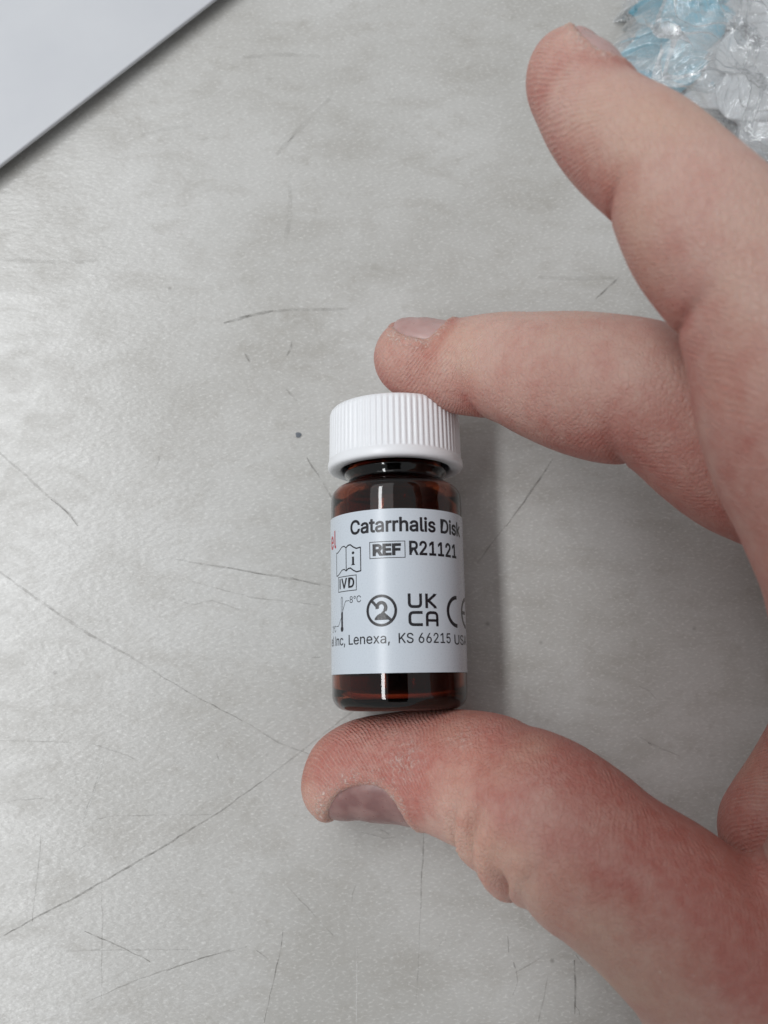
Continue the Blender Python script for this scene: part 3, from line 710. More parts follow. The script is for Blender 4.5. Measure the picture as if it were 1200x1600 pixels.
uk = Print(); k_ = .43; h_ = k_ / 2
uk.line(corner_path([(1.24 + h_, 16.70), (1.24 + h_, 14.58 + h_), (3.38 - h_, 14.58 + h_), (3.38 - h_, 16.70)], .55), k_)
uk.line([(3.88 + h_, 16.70), (3.88 + h_, 14.58)], k_)
uk.line([(3.88 + k_, 15.55), (4.45, 15.75), (5.55, 16.60)], .40).line([(4.35, 15.72), (5.60, 14.70)], .42)
uk.poly([(5.12, 16.70), (5.84, 16.70), (5.40, 16.22)]).poly([(5.20, 14.58), (5.86, 14.58), (5.48, 15.06)])
uk.line(corner_path([(3.42, 14.16 - h_), (1.27 + h_, 14.16 - h_), (1.27 + h_, 11.98 + h_), (3.42, 11.98 + h_)], .6), k_)
uk.line(corner_path([(3.90 + h_, 11.98), (3.90 + h_, 14.16 - h_), (6.02 - h_, 14.16 - h_), (6.02 - h_, 11.98)], .6), k_)
uk.line([(3.90 + k_, 12.82), (6.02 - k_, 12.82)], .38)
uk.build("printed_symbol", M_INK, lab="UKCA mark in two rows")
ce = Print()
ce.arc(10.15, 14.28, 2.2, 2.1, 88, 272, .56, 24)
ce.arc(14.15, 14.28, 2.2, 2.1, 88, 272, .60, 24).line([(12.2, 14.28), (13.9, 14.28)], .52)
ce.build("printed_symbol", M_INK, lab="CE mark partly round the side")
Print().text("el Inc, Lenexa,", -14.3, 9.62, -1.45, 1.38, 0.005).build("printed_text", M_INK, lab="start of the address line")
Print().text("KS 66215", -0.20, 9.60, 8.32, 1.38, 0.005).build("printed_text", M_INK, lab="middle of the address line, KS 66215")
Print().text("USA", 9.25, 9.45, 14.0, 1.38, 0.005).build("printed_text", M_INK, lab="end of the address line, USA")

# ================================================================== HAND
# Each finger is given by pairs of points of its outline (side of the nail, side of the pad) with the depth
# at which it stands; from them come centres and radii in metres, then one smooth field and one surface.
def pair(d, p, zf):
    mx, my = (d[0] + p[0]) / 2, (d[1] + p[1]) / 2
    return (mx, my, math.hypot(d[0] - p[0], d[1] - p[1]) / 2, zf)


def medial(rows, first, pairs):
    """Slide each centre until it is equally far from both outlines; its radius is that distance."""
    D = np.array([p[0] for p in pairs], float); Pm = np.array([p[1] for p in pairs], float)
    def near(c, L):
        a, b = L[:-1], L[1:]
        t_ = np.clip(((c - a) * (b - a)).sum(1) / np.maximum(((b - a) ** 2).sum(1), 1e-9), 0, 1)
        q = a + t_[:, None] * (b - a)
        k = np.linalg.norm(q - c, axis=1).argmin()
        return q[k]
    out = list(rows)
    for i in range(first, first + len(pairs)):
        c = np.array(rows[i][:2], float)
        for _ in range(25):
            q1, q2 = near(c, D), near(c, Pm)
            d1, d2 = np.linalg.norm(q1 - c), np.linalg.norm(q2 - c)
            r = (d1 + d2) / 2
            c = c + 0.5 * ((q1 - c) / d1 * (d1 - r) + (q2 - c) / d2 * (d2 - r))
        out[i] = (c[0], c[1], r, rows[i][3])
    return out


def chain_px(rows):
    """rows: (px, py, radius px, depth) -> rows of (x, y, z, r): the ball that touches both sight lines of its outline."""
    q = np.array([r[:2] for r in rows], float)
    tn = np.gradient(q, axis=0) if len(q) > 1 else np.array([[1.0, 0.0]])
    tn /= np.linalg.norm(tn, axis=1)[:, None] + 1e-9
    out = []
    for (px, py, r, zf), t_ in zip(rows, tn):
        u1, u2 = ray(px - t_[1] * r, py + t_[0] * r), ray(px + t_[1] * r, py - t_[0] * r)
        u1, u2 = u1 / np.linalg.norm(u1), u2 / np.linalg.norm(u2)
        b_ = u1 + u2; b_ /= np.linalg.norm(b_)
        dist = zf / (b_ @ FWD)
        out.append((*(CAM + dist * b_), dist * math.sqrt(max(0.0, (1 - u1 @ u2) / 2))))
    return np.array(out)


def spline(rows, sub=5):
    p = np.vstack([2 * rows[0] - rows[1], rows, 2 * rows[-1] - rows[-2]])
    out = []
    for i in range(1, len(p) - 2):
        for k in range(sub):
            s = k / sub
            a, b, c, d = p[i - 1], p[i], p[i + 1], p[i + 2]
            out.append(0.5 * (2 * b + (c - a) * s + (2 * a - 5 * b + 4 * c - d) * s * s + (3 * b - a - 3 * c + d) * s ** 3))
    out.append(p[-2])
    return np.array(out)


INDEX_OUT = [
    ((966, 87), (829, 165), .1105), ((985, 108), (840, 199), .1095), ((1015, 124), (860, 241), .108),
    ((1054, 142), (887, 278), .106), ((1092, 165), (917, 311), .1045), ((1121, 193), (951, 339), .103),
    ((1149, 215), (963, 373), .102), ((1183, 242), (982, 420), .1005), ((1218, 272), (1007, 458), .099),
    ((1250, 305), (1040, 500), .098), ((1285, 345), (1073, 540), .097)]
INDEX = [(888, 106, 63, .1120)] + [pair(d, p, z) for d, p, z in INDEX_OUT] + [
    (1202, 487, 148, .0965), (1236, 560, 164, .0965), (1260, 623, 178, .097), (1290, 690, 186, .098),
    (1325, 760, 186, .099), (1372, 850, 192, .100), (1420, 930, 200, .102)]
MIDDLE_OUT = [
    ((668, 497), (645, 625), .1415), ((695, 501), (680, 640), .1405), ((733, 495), (717, 647), .139),
    ((767, 489), (762, 653), .1370), ((800, 487), (793, 667), .1345), ((830, 488), (822, 685), .132),
    ((860, 486), (852, 698), .1295), ((910, 486), (897, 713), .126), ((960, 491), (945, 725), .1225),
    ((1006, 497), (984, 727), .120), ((1050, 505), (1008, 750), .1185), ((1100, 530), (1040, 780), .118),
    ((1150, 560), (1077, 811), .118), ((1210, 600), (1117, 832), .1185), ((1270, 640), (1160, 850), .119)]
MIDDLE = [(645, 559, 62, .1420)] + [pair(d, p, z) for d, p, z in MIDDLE_OUT] + [
    (1300, 780, 125, .120), (1400, 840, 125, .122)]
THUMB_OUT = [
    ((577, 1122), (573, 1285), .1370), ((622, 1111), (615, 1287), .136), ((672, 1109), (652, 1295), .1345),
    ((723, 1110), (688, 1312), .1325), ((760, 1113), (718, 1326), .1305), ((792, 1119), (741, 1353), .1285),
    ((823, 1131), (772, 1380), .1265), ((850, 1143), (795, 1392), .1245), ((880, 1151), (812, 1412), .1225),
    ((910, 1167), (835, 1434), .121), ((945, 1189), (862, 1459), .1195), ((985, 1218), (895, 1482), .118),
    ((1026, 1253), (930, 1514), .117), ((1072, 1277), (970, 1556), .1165), ((1125, 1310), (1008, 1602), .1165),
    ((1180, 1352), (1040, 1650), .117)]
THUMB = [(546, 1209, 72, .1375)] + [pair(d, p, z) for d, p, z in THUMB_OUT] + [
    (1210, 1590, 185, .1175), (1330, 1700, 205, .117), (1480, 1810, 220, .115)]
INDEX = medial(INDEX, 1, INDEX_OUT); MIDDLE = medial(MIDDLE, 1, MIDDLE_OUT); THUMB = medial(THUMB, 1, THUMB_OUT)
RING = [(1228, 1300, 113, .1285), (1274, 1215, 105, .1300), (1322, 1100, 98, .1315), (1328, 1010, 97, .1320),
        (1292, 925, 97, .1330), (1340, 865, 100, .1355), (1410, 845, 104, .1365), (1470, 850, 106, .137)]
LITTLE = [(1325, 1275, 70, .1375), (1345, 1200, 70, .1390), (1366, 1100, 72, .1400), (1368, 1030, 72, .1400),
          (1410, 980, 74, .1400), (1480, 940, 82, .1390)]
PALM = [  # metacarpals, wrist and forearm: outside the frame
    [(1420, 930, 195, .102), (1480, 1200, 195, .106), (1530, 1500, 200, .110), (1580, 1800, 225, .112)],
    [(1430, 880, 160, .120), (1500, 1200, 165, .120), (1560, 1500, 180, .118), (1590, 1800, 215, .116)],
    [(1480, 870, 120, .133), (1540, 1200, 130, .127), (1590, 1500, 150, .121), (1620, 1800, 190, .114)],
    [(1490, 940, 90, .1370), (1560, 1200, 100, .1320), (1610, 1500, 115, .124), (1640, 1800, 150, .116)],
    [(1580, 1800, 240, .112), (1760, 2050, 250, .106), (1980, 2330, 290, .100)],
    [(1640, 1800, 210, .114), (1800, 2050, 230, .107), (2010, 2330, 270, .102)],
    [(1395, 1000, 150, .102), (1365, 1160, 135, .104), (1355, 1330, 130, .110), (1320, 1480, 150, .115)],      # unseen web towards the thumb, brought in closer to shade the table
]
EXTRA = [(516, 1239, 42, .1365, 'T'), (870, 1150, 0, .12, None)]

CH = {'I': spline(chain_px(INDEX)), 'M': spline(chain_px(MIDDLE)), 'T': spline(chain_px(THUMB)),
      'R': spline(chain_px(RING)), 'L': spline(chain_px(LITTLE))}
PC = [spline(chain_px(c), 4) for c in PALM]

HS = 0.00050
allp = np.vstack(list(CH.values()) + PC)
lo = (allp[:, :3] - allp[:, 3:]).min(0) - 0.003
hi = (allp[:, :3] + allp[:, 3:]).max(0) + 0.003
dim = np.ceil((hi - lo) / HS).astype(int) + 1
FAR = 0.012


def add_cones(F, ch, k=0.0004):
    for a, b in zip(ch[:-1], ch[1:]):
        rm = max(a[3], b[3]) + 0.009
        l = np.maximum(((np.minimum(a[:3], b[:3]) - rm - lo) / HS).astype(int), 0)
        h = np.minimum(((np.maximum(a[:3], b[:3]) + rm - lo) / HS).astype(int) + 2, dim)
        gx, gy, gz = [(lo[i] + HS * np.arange(l[i], h[i])).astype(np.float32) for i in range(3)]
        X, Y, Z = gx[:, None, None], gy[None, :, None], gz[None, None, :]
        d = b[:3] - a[:3]; L2 = max(d @ d, 1e-14)
        tt = np.clip(((X - a[0]) * d[0] + (Y - a[1]) * d[1] + (Z - a[2]) * d[2]) / L2, 0, 1).astype(np.float32)
        dist = np.sqrt((X - a[0] - tt * d[0]) ** 2 + (Y - a[1] - tt * d[1]) ** 2 + (Z - a[2] - tt * d[2]) ** 2) - (a[3] + tt * (b[3] - a[3]))
        sl = tuple(slice(l[i], h[i]) for i in range(3))
        F[sl] = smin(F[sl], dist.astype(np.float32), k) if k else np.minimum(F[sl], dist)


def smin(a, b, k):
    h = np.clip(0.5 + 0.5 * (b - a) / k, 0, 1)
    return b + (a - b) * h - k * h * (1 - h)


def new_field(): return np.full(dim, FAR, np.float32)


FP = new_field()
for c in PC: add_cones(FP, c, 0.004)
F_I = new_field(); add_cones(F_I, CH['I'], 0.0003)
FP = smin(FP, F_I, 0.0035); del F_I
F_T = new_field(); add_cones(F_T, CH['T'], 0.0003)
for px, py, r, zf, w in EXTRA:
    if w == 'T': add_cones(F_T, np.vstack([chain_px([(px, py, r, zf)]), chain_px([(px + 22, py - 4, r + 6, zf)])]), 0.003)
FP = smin(FP, F_T, 0.0035); del F_T
for key, k in (('R', .0012), ('L', .0012), ('M', .0012)):
    G = new_field(); add_cones(G, CH[key], 0.0003)
    FP = smin(FP, G, k); del G


def surface_nets(F):
    S_ = F < 0
    nx, ny, nz = F.shape
    cnt = np.zeros((nx - 1, ny - 1, nz - 1), np.int8)
    for i in (0, 1):
        for j in (0, 1):
            for k in (0, 1):
                cnt += S_[i:nx - 1 + i, j:ny - 1 + j, k:nz - 1 + k]
    act = (cnt > 0) & (cnt < 8)
    cells = np.argwhere(act)
    idx = np.full(act.shape, -1, np.int32)
    idx[act] = np.arange(len(cells))
    acc = np.zeros((len(cells), 3)); n = np.zeros(len(cells))
    corners = [(i, j, k) for i in (0, 1) for j in (0, 1) for k in (0, 1)]
    for a in corners:
        for ax_ in range(3):
            if a[ax_]: continue
            b = list(a); b[ax_] = 1
            fa = F[tuple((cells + a).T)]; fb = F[tuple((cells + b).T)]
            m = (fa < 0) != (fb < 0)
            tt = fa[m] / (fa[m] - fb[m])
            p = np.tile(np.array(a, float), (m.sum(), 1)); p[:, ax_] = tt
            acc[m] += p; n[m] += 1
    verts = lo + HS * (cells + acc / n[:, None])
    quads = []
    for ax_ in range(3):
        sl0 = [slice(1, -1)] * 3; sl1 = [slice(1, -1)] * 3
        sl0[ax_] = slice(0, -1); sl1[ax_] = slice(1, None)
        A, B = S_[tuple(sl0)], S_[tuple(sl1)]
        e = np.argwhere(A != B)
        flip = A[tuple(e.T)]
        off = np.array([1, 1, 1]); off[ax_] = 0
        e = e + off
        u, v = [(1, 2), (2, 0), (0, 1)][ax_]
        du = np.zeros(3, int); du[u] = 1
        dv = np.zeros(3, int); dv[v] = 1
        q = np.stack([idx[tuple((e - du - dv).T)], idx[tuple((e - dv).T)], idx[tuple(e.T)], idx[tuple((e - du).T)]], 1)
        q[~flip] = q[~flip][:, ::-1]
        quads.append(q)
    return verts, np.vstack(quads)


HV, HQ = surface_nets(FP)
del FP
ok = (HQ >= 0).all(1)
HQ = HQ[ok]
E_ = np.vstack([HQ[:, [0, 1]], HQ[:, [1, 2]], HQ[:, [2, 3]], HQ[:, [3, 0]]])


def relax(X, it, lam=0.5):
    for _ in range(it):
        s = np.zeros_like(X); n = np.zeros(len(X))
        for c in range(3):
            s[:, c] = np.bincount(E_[:, 0], X[E_[:, 1], c], len(X)) + np.bincount(E_[:, 1], X[E_[:, 0], c], len(X))
        n = np.bincount(E_[:, 0], minlength=len(X)) + np.bincount(E_[:, 1], minlength=len(X))
        X = X + lam * (s / np.maximum(n, 1)[:, None] - X)
    return X


def normals(X):
    fn = np.cross(X[HQ[:, 2]] - X[HQ[:, 0]], X[HQ[:, 3]] - X[HQ[:, 1]])
    N_ = np.zeros_like(X)
    for c in range(3):
        for k in range(4):
            N_[:, c] += np.bincount(HQ[:, k], fn[:, c], len(X))
    return N_ / (np.linalg.norm(N_, axis=1)[:, None] + 1e-20)


HV = relax(HV, 4, 0.5)
HN = normals(HV)


class FingerFrame:
    """Arc length from the tip centre and angle round the bone; angle 0 faces up, +90 the nail side."""
    def __init__(self, ch, dorsal_hint):
        self.p = ch[:, :3]; self.r = ch[:, 3]
        self.s = np.r_[0, np.cumsum(np.linalg.norm(np.diff(self.p, axis=0), axis=1))]
        T = np.gradient(self.p, axis=0); T /= np.linalg.norm(T, axis=1)[:, None]
        kern = np.ones(7) / 7
        for c in range(3):
            T[:, c] = np.convolve(np.pad(T[:, c], 3, mode='edge'), kern, 'valid')
        T /= np.linalg.norm(T, axis=1)[:, None]
        toward = CAM - self.p
        e1 = toward - (toward * T).sum(1)[:, None] * T
        e1 /= np.linalg.norm(e1, axis=1)[:, None]
        e2 = np.cross(T, e1)
        if e2[0] @ np.array(dorsal_hint, float) < 0: e2 = -e2
        self.T, self.e1, self.e2 = T, e1, e2

    def at(self, s):
        f = np.interp(np.clip(s, 0, self.s[-1]), self.s, np.arange(len(self.s)))
        i = np.minimum(f.astype(int), len(self.s) - 2); w = (f - i)[:, None]
        g = lambda A: A[i] * (1 - w) + A[i + 1] * w
        T, e1, e2 = g(self.T), g(self.e1), g(self.e2)
        r = np.interp(s, self.s, self.r)
        return g(self.p) + np.minimum(s, 0)[:, None] * T, T, e1, e2, r

    def param(self, X):
        d = np.full(len(X), 1e9); bi = np.zeros(len(X), int)
        for i in range(len(self.p)):
            q = np.linalg.norm(X - self.p[i], axis=1) - self.r[i]
            m = q < d
            d[m] = q[m]; bi[m] = i
        v = X - self.p[bi]
        s = self.s[bi] + (v * self.T[bi]).sum(1)
        th = np.degrees(np.arctan2((v * self.e2[bi]).sum(1), (v * self.e1[bi]).sum(1)))
        return s, th, d, self.r[bi]


FR = {'I': FingerFrame(CH['I'], (1, 1, 0)), 'M': FingerFrame(CH['M'], (0, 1, 0)), 'T': FingerFrame(CH['T'], (0, -1, 0)),
      'R': FingerFrame(CH['R'], (1, 0, 0)), 'L': FingerFrame(CH['L'], (1, 0, 0))}
PRM = {k: f.param(HV) for k, f in FR.items()}
ownd = np.stack([PRM[k][2] for k in 'IMTRL'], 1)
own = ownd.argmin(1)
own[ownd.min(1) > 0.0025] = 9

# ---- nails: window of each nail in finger space (s in metres, angle in degrees)
NAILS = {'T': dict(s0=-.0044, s1=.0118, c=77, a=64, ex=2.3), 'M': dict(s0=-.0031, s1=.0062, c=88, a=62, ex=2.6),
         'I': dict(s0=-.0044, s1=.0064, c=92, a=60, ex=2.5)}


def smooth01(x, a, b):
    q = np.clip((x - a) / (b - a), 0, 1)
    return q * q * (3 - 2 * q)


def nail_radius(f, q, s, th):
    """How far the plate stands from the bone line: a little flatter than the fingertip."""
    r = np.interp(s, f.s, f.r)
    rt = np.sqrt(np.maximum(f.r[0] ** 2 - np.minimum(s, 0) ** 2, 1e-8))
    r = np.where(s < 0, rt * 0.72 + f.r[0] * 0.28, r)
    v = ((th - q['c'] + 540) % 360 - 180) / q['a']
    return r + 0.00005 - 0.0004 * v ** 2 + 0.0001


disp = np.zeros(len(HV)); red = np.zeros(len(HV)); dry = np.zeros(len(HV)); pad = np.zeros(len(HV))
ridge = np.zeros((len(HV), 3))
for key, q in NAILS.items():
    s, th, d, r = PRM[key]
    m = own == 'IMTRL'.index(key)
    u = (s - (q['s0'] + q['s1']) / 2) / ((q['s1'] - q['s0']) / 2)
    v = (th - q['c'] + 540) % 360 - 180
    v = v / q['a']
    e = (np.abs(u) ** q['ex'] + np.abs(v) ** q['ex']) ** (1 / q['ex'])
    q['e'] = e
    inner = smooth01(e, 1.0, 0.90)
    fold = np.exp(-((e - 1.12) / 0.085) ** 2) * smooth01(u, -1.25, -0.6)
    lip = np.exp(-((e - 1.13) / 0.10) ** 2) * smooth01(u, -0.6, -1.1)
    fr = FR[key]
    rv_ = np.where(s < 0, np.sqrt(np.maximum((d + r) ** 2 - np.minimum(s, 0) ** 2, 1e-8)), d + r)
    sink = np.minimum(nail_radius(fr, q, s, th) - 0.00040 - rv_, 0)
    disp += m * np.where(e < 1.35, sink * inner + 0.00030 * fold + 0.00012 * lip, 0)
    dry = np.maximum(dry, m * np.exp(-((e - 1.08) / 0.14) ** 2))
    red += m * 0.5 * np.exp(-((e - 1.35) / 0.3) ** 2) * smooth01(u, 0.0, 0.8)

# thumb knuckle: folds of loose skin on the nail side
s, th, d, r = PRM['T']
mT = own == 2
px_s = lambda x: np.interp(x, [p[0] for p in THUMB], np.r_[0, np.cumsum(np.linalg.norm(np.diff(chain_px(THUMB)[:, :3], axis=0), axis=1))])
dors = smooth01(th, 4, 55) * smooth01(th, 170, 130)


def crease(S, c, w): return np.exp(-((S - c) / w) ** 2)


sw = s + 0.0012 * np.sin(np.radians(th) * 2.2)
for (xc, wd, dp) in [(776, .0008, .00065), (826, .0008, .0019), (905, .0010, .0003), (950, .0012, .0002)]:
    disp += mT * dors * (-dp * crease(sw, px_s(xc), wd))
for (xc, wd, dp) in [(800, .0012, .0008), (847, .0011, .0015), (888, .0013, .0005)]:
    disp += mT * dors * (dp * crease(sw, px_s(xc), wd))
disp += mT * smooth01(th, 48, 75) * smooth01(th, 170, 130) * (-.0015 * crease(sw, px_s(868), .0008))
# joint creases on the pad side
for key, lst in {'I': [(1037, .0010, .00055), (1175, .0013, .0007)], 'M': [(764, .0010, .00045), (995, .0011, .0006)], 'T': [(770, .0012, .00025)]}.items():
    s, th, d, r = PRM[key]
    src = {'I': INDEX, 'M': MIDDLE, 'T': THUMB}[key]
    acc = np.r_[0, np.cumsum(np.linalg.norm(np.diff(chain_px(src)[:, :3], axis=0), axis=1))]
    padside = smooth01(-th, 5, 60) * smooth01(-th, 178, 140)
    m = own == 'IMTRL'.index(key)
    for xc, wd, dp in lst:
        sc_ = np.interp(xc, [p[0] for p in src], acc)
        disp -= m * padside * dp * crease(s + 0.0010 * np.sin(np.radians(th)), sc_, wd)
        red += m * 0.55 * padside * crease(s, sc_, .0035)
# pigment: flushed pads and fingertips, paler sides; where each finger's skin carries ridges
for key in 'IMTRL':
    s, th, d, r = PRM[key]
    m = own == 'IMTRL'.index(key)
    ps = smooth01(-th, -35, 70) * smooth01(-th, 185, 150)
    pad = np.maximum(pad, m * smooth01(-th, -48, -5) * smooth01(s, 0.024, 0.011))
    pad = np.maximum(pad, m * 0.5 * smooth01(-th, -8, 35) * smooth01(s, 0.075, 0.05))
    red += m * (0.62 * ps + 0.30 * smooth01(s, 0.010, -0.004))
    ridge[m] = np.c_[s[m], np.radians(th[m]) * r[m], np.full(m.sum(), 'IMTRL'.index(key) * 0.01)]
sT, thT = PRM['T'][0], PRM['T'][1]
red += mT * 0.55 * np.exp(-((sT - .0150) / .006) ** 2 - ((thT - 15) / 45) ** 2)
red += mT * (0.22 - 0.35 * dors)
red += mT * 0.30 * np.exp(-((sT - .055) / .014) ** 2 - ((thT + 20) / 50) ** 2)
dry = np.maximum(dry, mT * 0.45 * np.exp(-((sT - .0205) / .0025) ** 2 - ((thT + 28) / 18) ** 2))
dry = np.maximum(dry, mT * 0.65 * np.exp(-((sT - .0125) / .004) ** 2 - ((thT + 5) / 22) ** 2))
red[own == 9] += 0.45
for key, s0_, amt in (('T', .022, .16), ('M', .034, .35), ('I', .045, .12)):
    red += (own == 'IMTRL'.index(key)) * amt * smooth01(PRM[key][0], s0_ - .012, s0_ + .012)
red += mT * 0.17 + (own == 3) * 0.35
dn = np.where(dry > 0.25)[0]
for i in dn:      # ragged, peeling skin round the nails
    c_ = Vector(HV[i] * 2600)
    disp[i] += 0.00022 * (dry[i] - 0.2) * max(-0.3, mnoise.noise(c_) + 0.6 * mnoise.noise(c_ * 0.4))
HV2 = HV + HN * disp[:, None]


def skin_material():
    t = NT("skin")
    P = t.pos()
    at = lambda n: t.node("ShaderNodeAttribute", attribute_name=n)
    redn = at("flush").outputs["Fac"]; dryn = at("dryness").outputs["Fac"]; padn = at("ridged").outputs["Fac"]; rv = at("ridge_space").outputs["Vector"]
    mott = t.noise(P, 130, 4, 0.6)
    fine = t.noise(P, 700, 3, 0.6)
    f = t.math('ADD', redn, t.math('ADD', t.math('MULTIPLY', t.math('SUBTRACT', mott, 0.5), 1.5), t.math('MULTIPLY', t.math('SUBTRACT', t.noise(P, 330, 3, 0.6), 0.5), 0.7)), clamp=True)
    col = t.mix(f, (0.570, 0.365, 0.305, 1), (0.440, 0.160, 0.130, 1))
    col = t.mix(t.mapr(fine, 0.35, 0.70, 0.0, 0.20), col, (0.64, 0.46, 0.40, 1))
    yel = t.noise(P, 60, 2)
    col = t.mix(t.mapr(yel, 0.5, 0.75, 0, 0.25), col, (0.60, 0.42, 0.28, 1))
    vw = t.node('ShaderNodeTexVoronoi', {'Vector': t.vmath('ADD', t.mapping(P, rot=(0.3, 0.2, 0.9), scale=(1, 0.5, 1)), t.vmath('MULTIPLY', t.node('ShaderNodeTexNoise', {'Vector': P, 'Scale': 900.0, 'Detail': 3.0}).outputs['Color'], (0.0011, 0.0011, 0.0011)).outputs[0]).outputs[0], 'Scale': 1250.0}, feature='DISTANCE_TO_EDGE').outputs[0]
    col = t.mix(t.mapr(vw, 0.0, 0.14, 0.07, 0.0), col, (0.34, 0.15, 0.125, 1))
    # dry flakes round the nails
    fl = t.noise(P, 1700, 4, 0.7, 0.6)
    flake = t.math('MULTIPLY', t.mapr(fl, 0.50, 0.63), t.mapr(dryn, 0.10, 0.75))
    spk = t.math('MULTIPLY', t.mapr(t.noise(P, 800, 5, 0.78), 0.66, 0.78), 0.50)
    col = t.mix(t.math('MAXIMUM', t.math('MULTIPLY', flake, 0.52), spk), col, (0.80, 0.72, 0.66, 1))
    # papillary ridges follow the finger
    sep = t.node("ShaderNodeSeparateXYZ", {0: rv})
    wr = t.noise(rv, 75, 2, 0.5)
    ph = t.math('ADD', t.math('MULTIPLY', sep.outputs[0], 0.80), t.math('MULTIPLY', sep.outputs[1], -0.55))
    ph = t.math('ADD', ph, t.math('MULTIPLY', wr, 0.0050))
    wave = t.math('SINE', t.math('MULTIPLY', ph, 2 * math.pi / 0.00054))
    brk = t.math('MULTIPLY', t.mapr(t.noise(rv, 1300, 2, 0.6), 0.36, 0.60, 0.15, 1.0), t.mapr(t.noise(rv, 260, 2, 0.5), 0.35, 0.62, 0.25, 1.0))
    wv = t.math('MULTIPLY', t.math('MULTIPLY', wave, padn), brk)
    col = t.mix(t.mapr(wv, 0.0, 1.0, 0.0, 0.26), col, (0.70, 0.50, 0.43, 1))
    col = t.mix(t.mapr(wv, 0.0, -1.0, 0.0, 0.22), col, (0.42, 0.17, 0.14, 1))
    # criss-cross skin grain elsewhere
    g1 = t.node("ShaderNodeTexVoronoi", {"Vector": P, "Scale": 1400.0}, feature='DISTANCE_TO_EDGE').outputs[0]
    hgt = t.math('ADD', t.math('MULTIPLY', wv, 0.5), t.math('ADD', t.math('MULTIPLY', t.mapr(g1, 0.0, 0.25), 0.35), t.math('MULTIPLY', t.mapr(vw, 0.0, 0.14), 0.35)))
    hgt = t.math('ADD', hgt, t.math('MULTIPLY', flake, 0.9))
    nb = t.bump(hgt, 0.75, 0.00016)
    nb = t.bump(t.noise(P, 380, 3, 0.6), 0.25, 0.0005, nb)
    t.p(Base_Color=col, Roughness=t.mapr(fine, 0.3, 0.7, 0.44, 0.58), Specular_IOR_Level=0.38, Normal=nb,
        Subsurface_Weight=0.35, Subsurface_Radius=(0.0022, 0.0008, 0.0005), Subsurface_Scale=1.0)
    return t.m


M_SKIN = skin_material()
person = bpy.data.objects.new("person", None)
link(person)
person.location = tuple(W(1580, 1800, .115))
tag(person, "bare right hand of a person reaching in from the right, pinching the vial", "person")
me = bpy.data.meshes.new("hand")
me.vertices.add(len(HV2)); me.vertices.foreach_set("co", (HV2 - np.array(person.location)).astype(np.float32).ravel())
me.loops.add(len(HQ) * 4); me.loops.foreach_set("vertex_index", HQ.astype(np.int32).ravel())
me.polygons.add(len(HQ))
me.polygons.foreach_set("loop_start", (np.arange(len(HQ)) * 4).astype(np.int32))
me.update(calc_edges=True); me.validate()
me.polygons.foreach_set("use_smooth", [True] * len(me.polygons))
for nm, arr in (("flush", np.clip(red, 0, 1.3)), ("dryness", dry), ("ridged", pad)):
    a = me.attributes.new(nm, 'FLOAT', 'POINT'); a.data.foreach_set("value", arr.astype(np.float32))
a = me.attributes.new("ridge_space", 'FLOAT_VECTOR', 'POINT'); a.data.foreach_set("vector", ridge.astype(np.float32).ravel())
me.materials.append(M_SKIN)
hand = link(bpy.data.objects.new("hand", me), person)

def nail_material(name, dark, pale):
    t = NT(name)
    P = t.pos()
    t.p(Base_Color=t.mix(t.mapr(t.noise(P, 300, 3), .35, .65), dark, pale), Roughness=t.mapr(t.noise(P, 900, 3), .3, .7, .26, .42), Specular_IOR_Level=0.45,
        Subsurface_Weight=0.25, Subsurface_Radius=(0.002, 0.0008, 0.0006), Subsurface_Scale=1.0,
        Normal=t.bump(t.noise(P, 800, 3), 0.2, 0.0001))
    return t.m


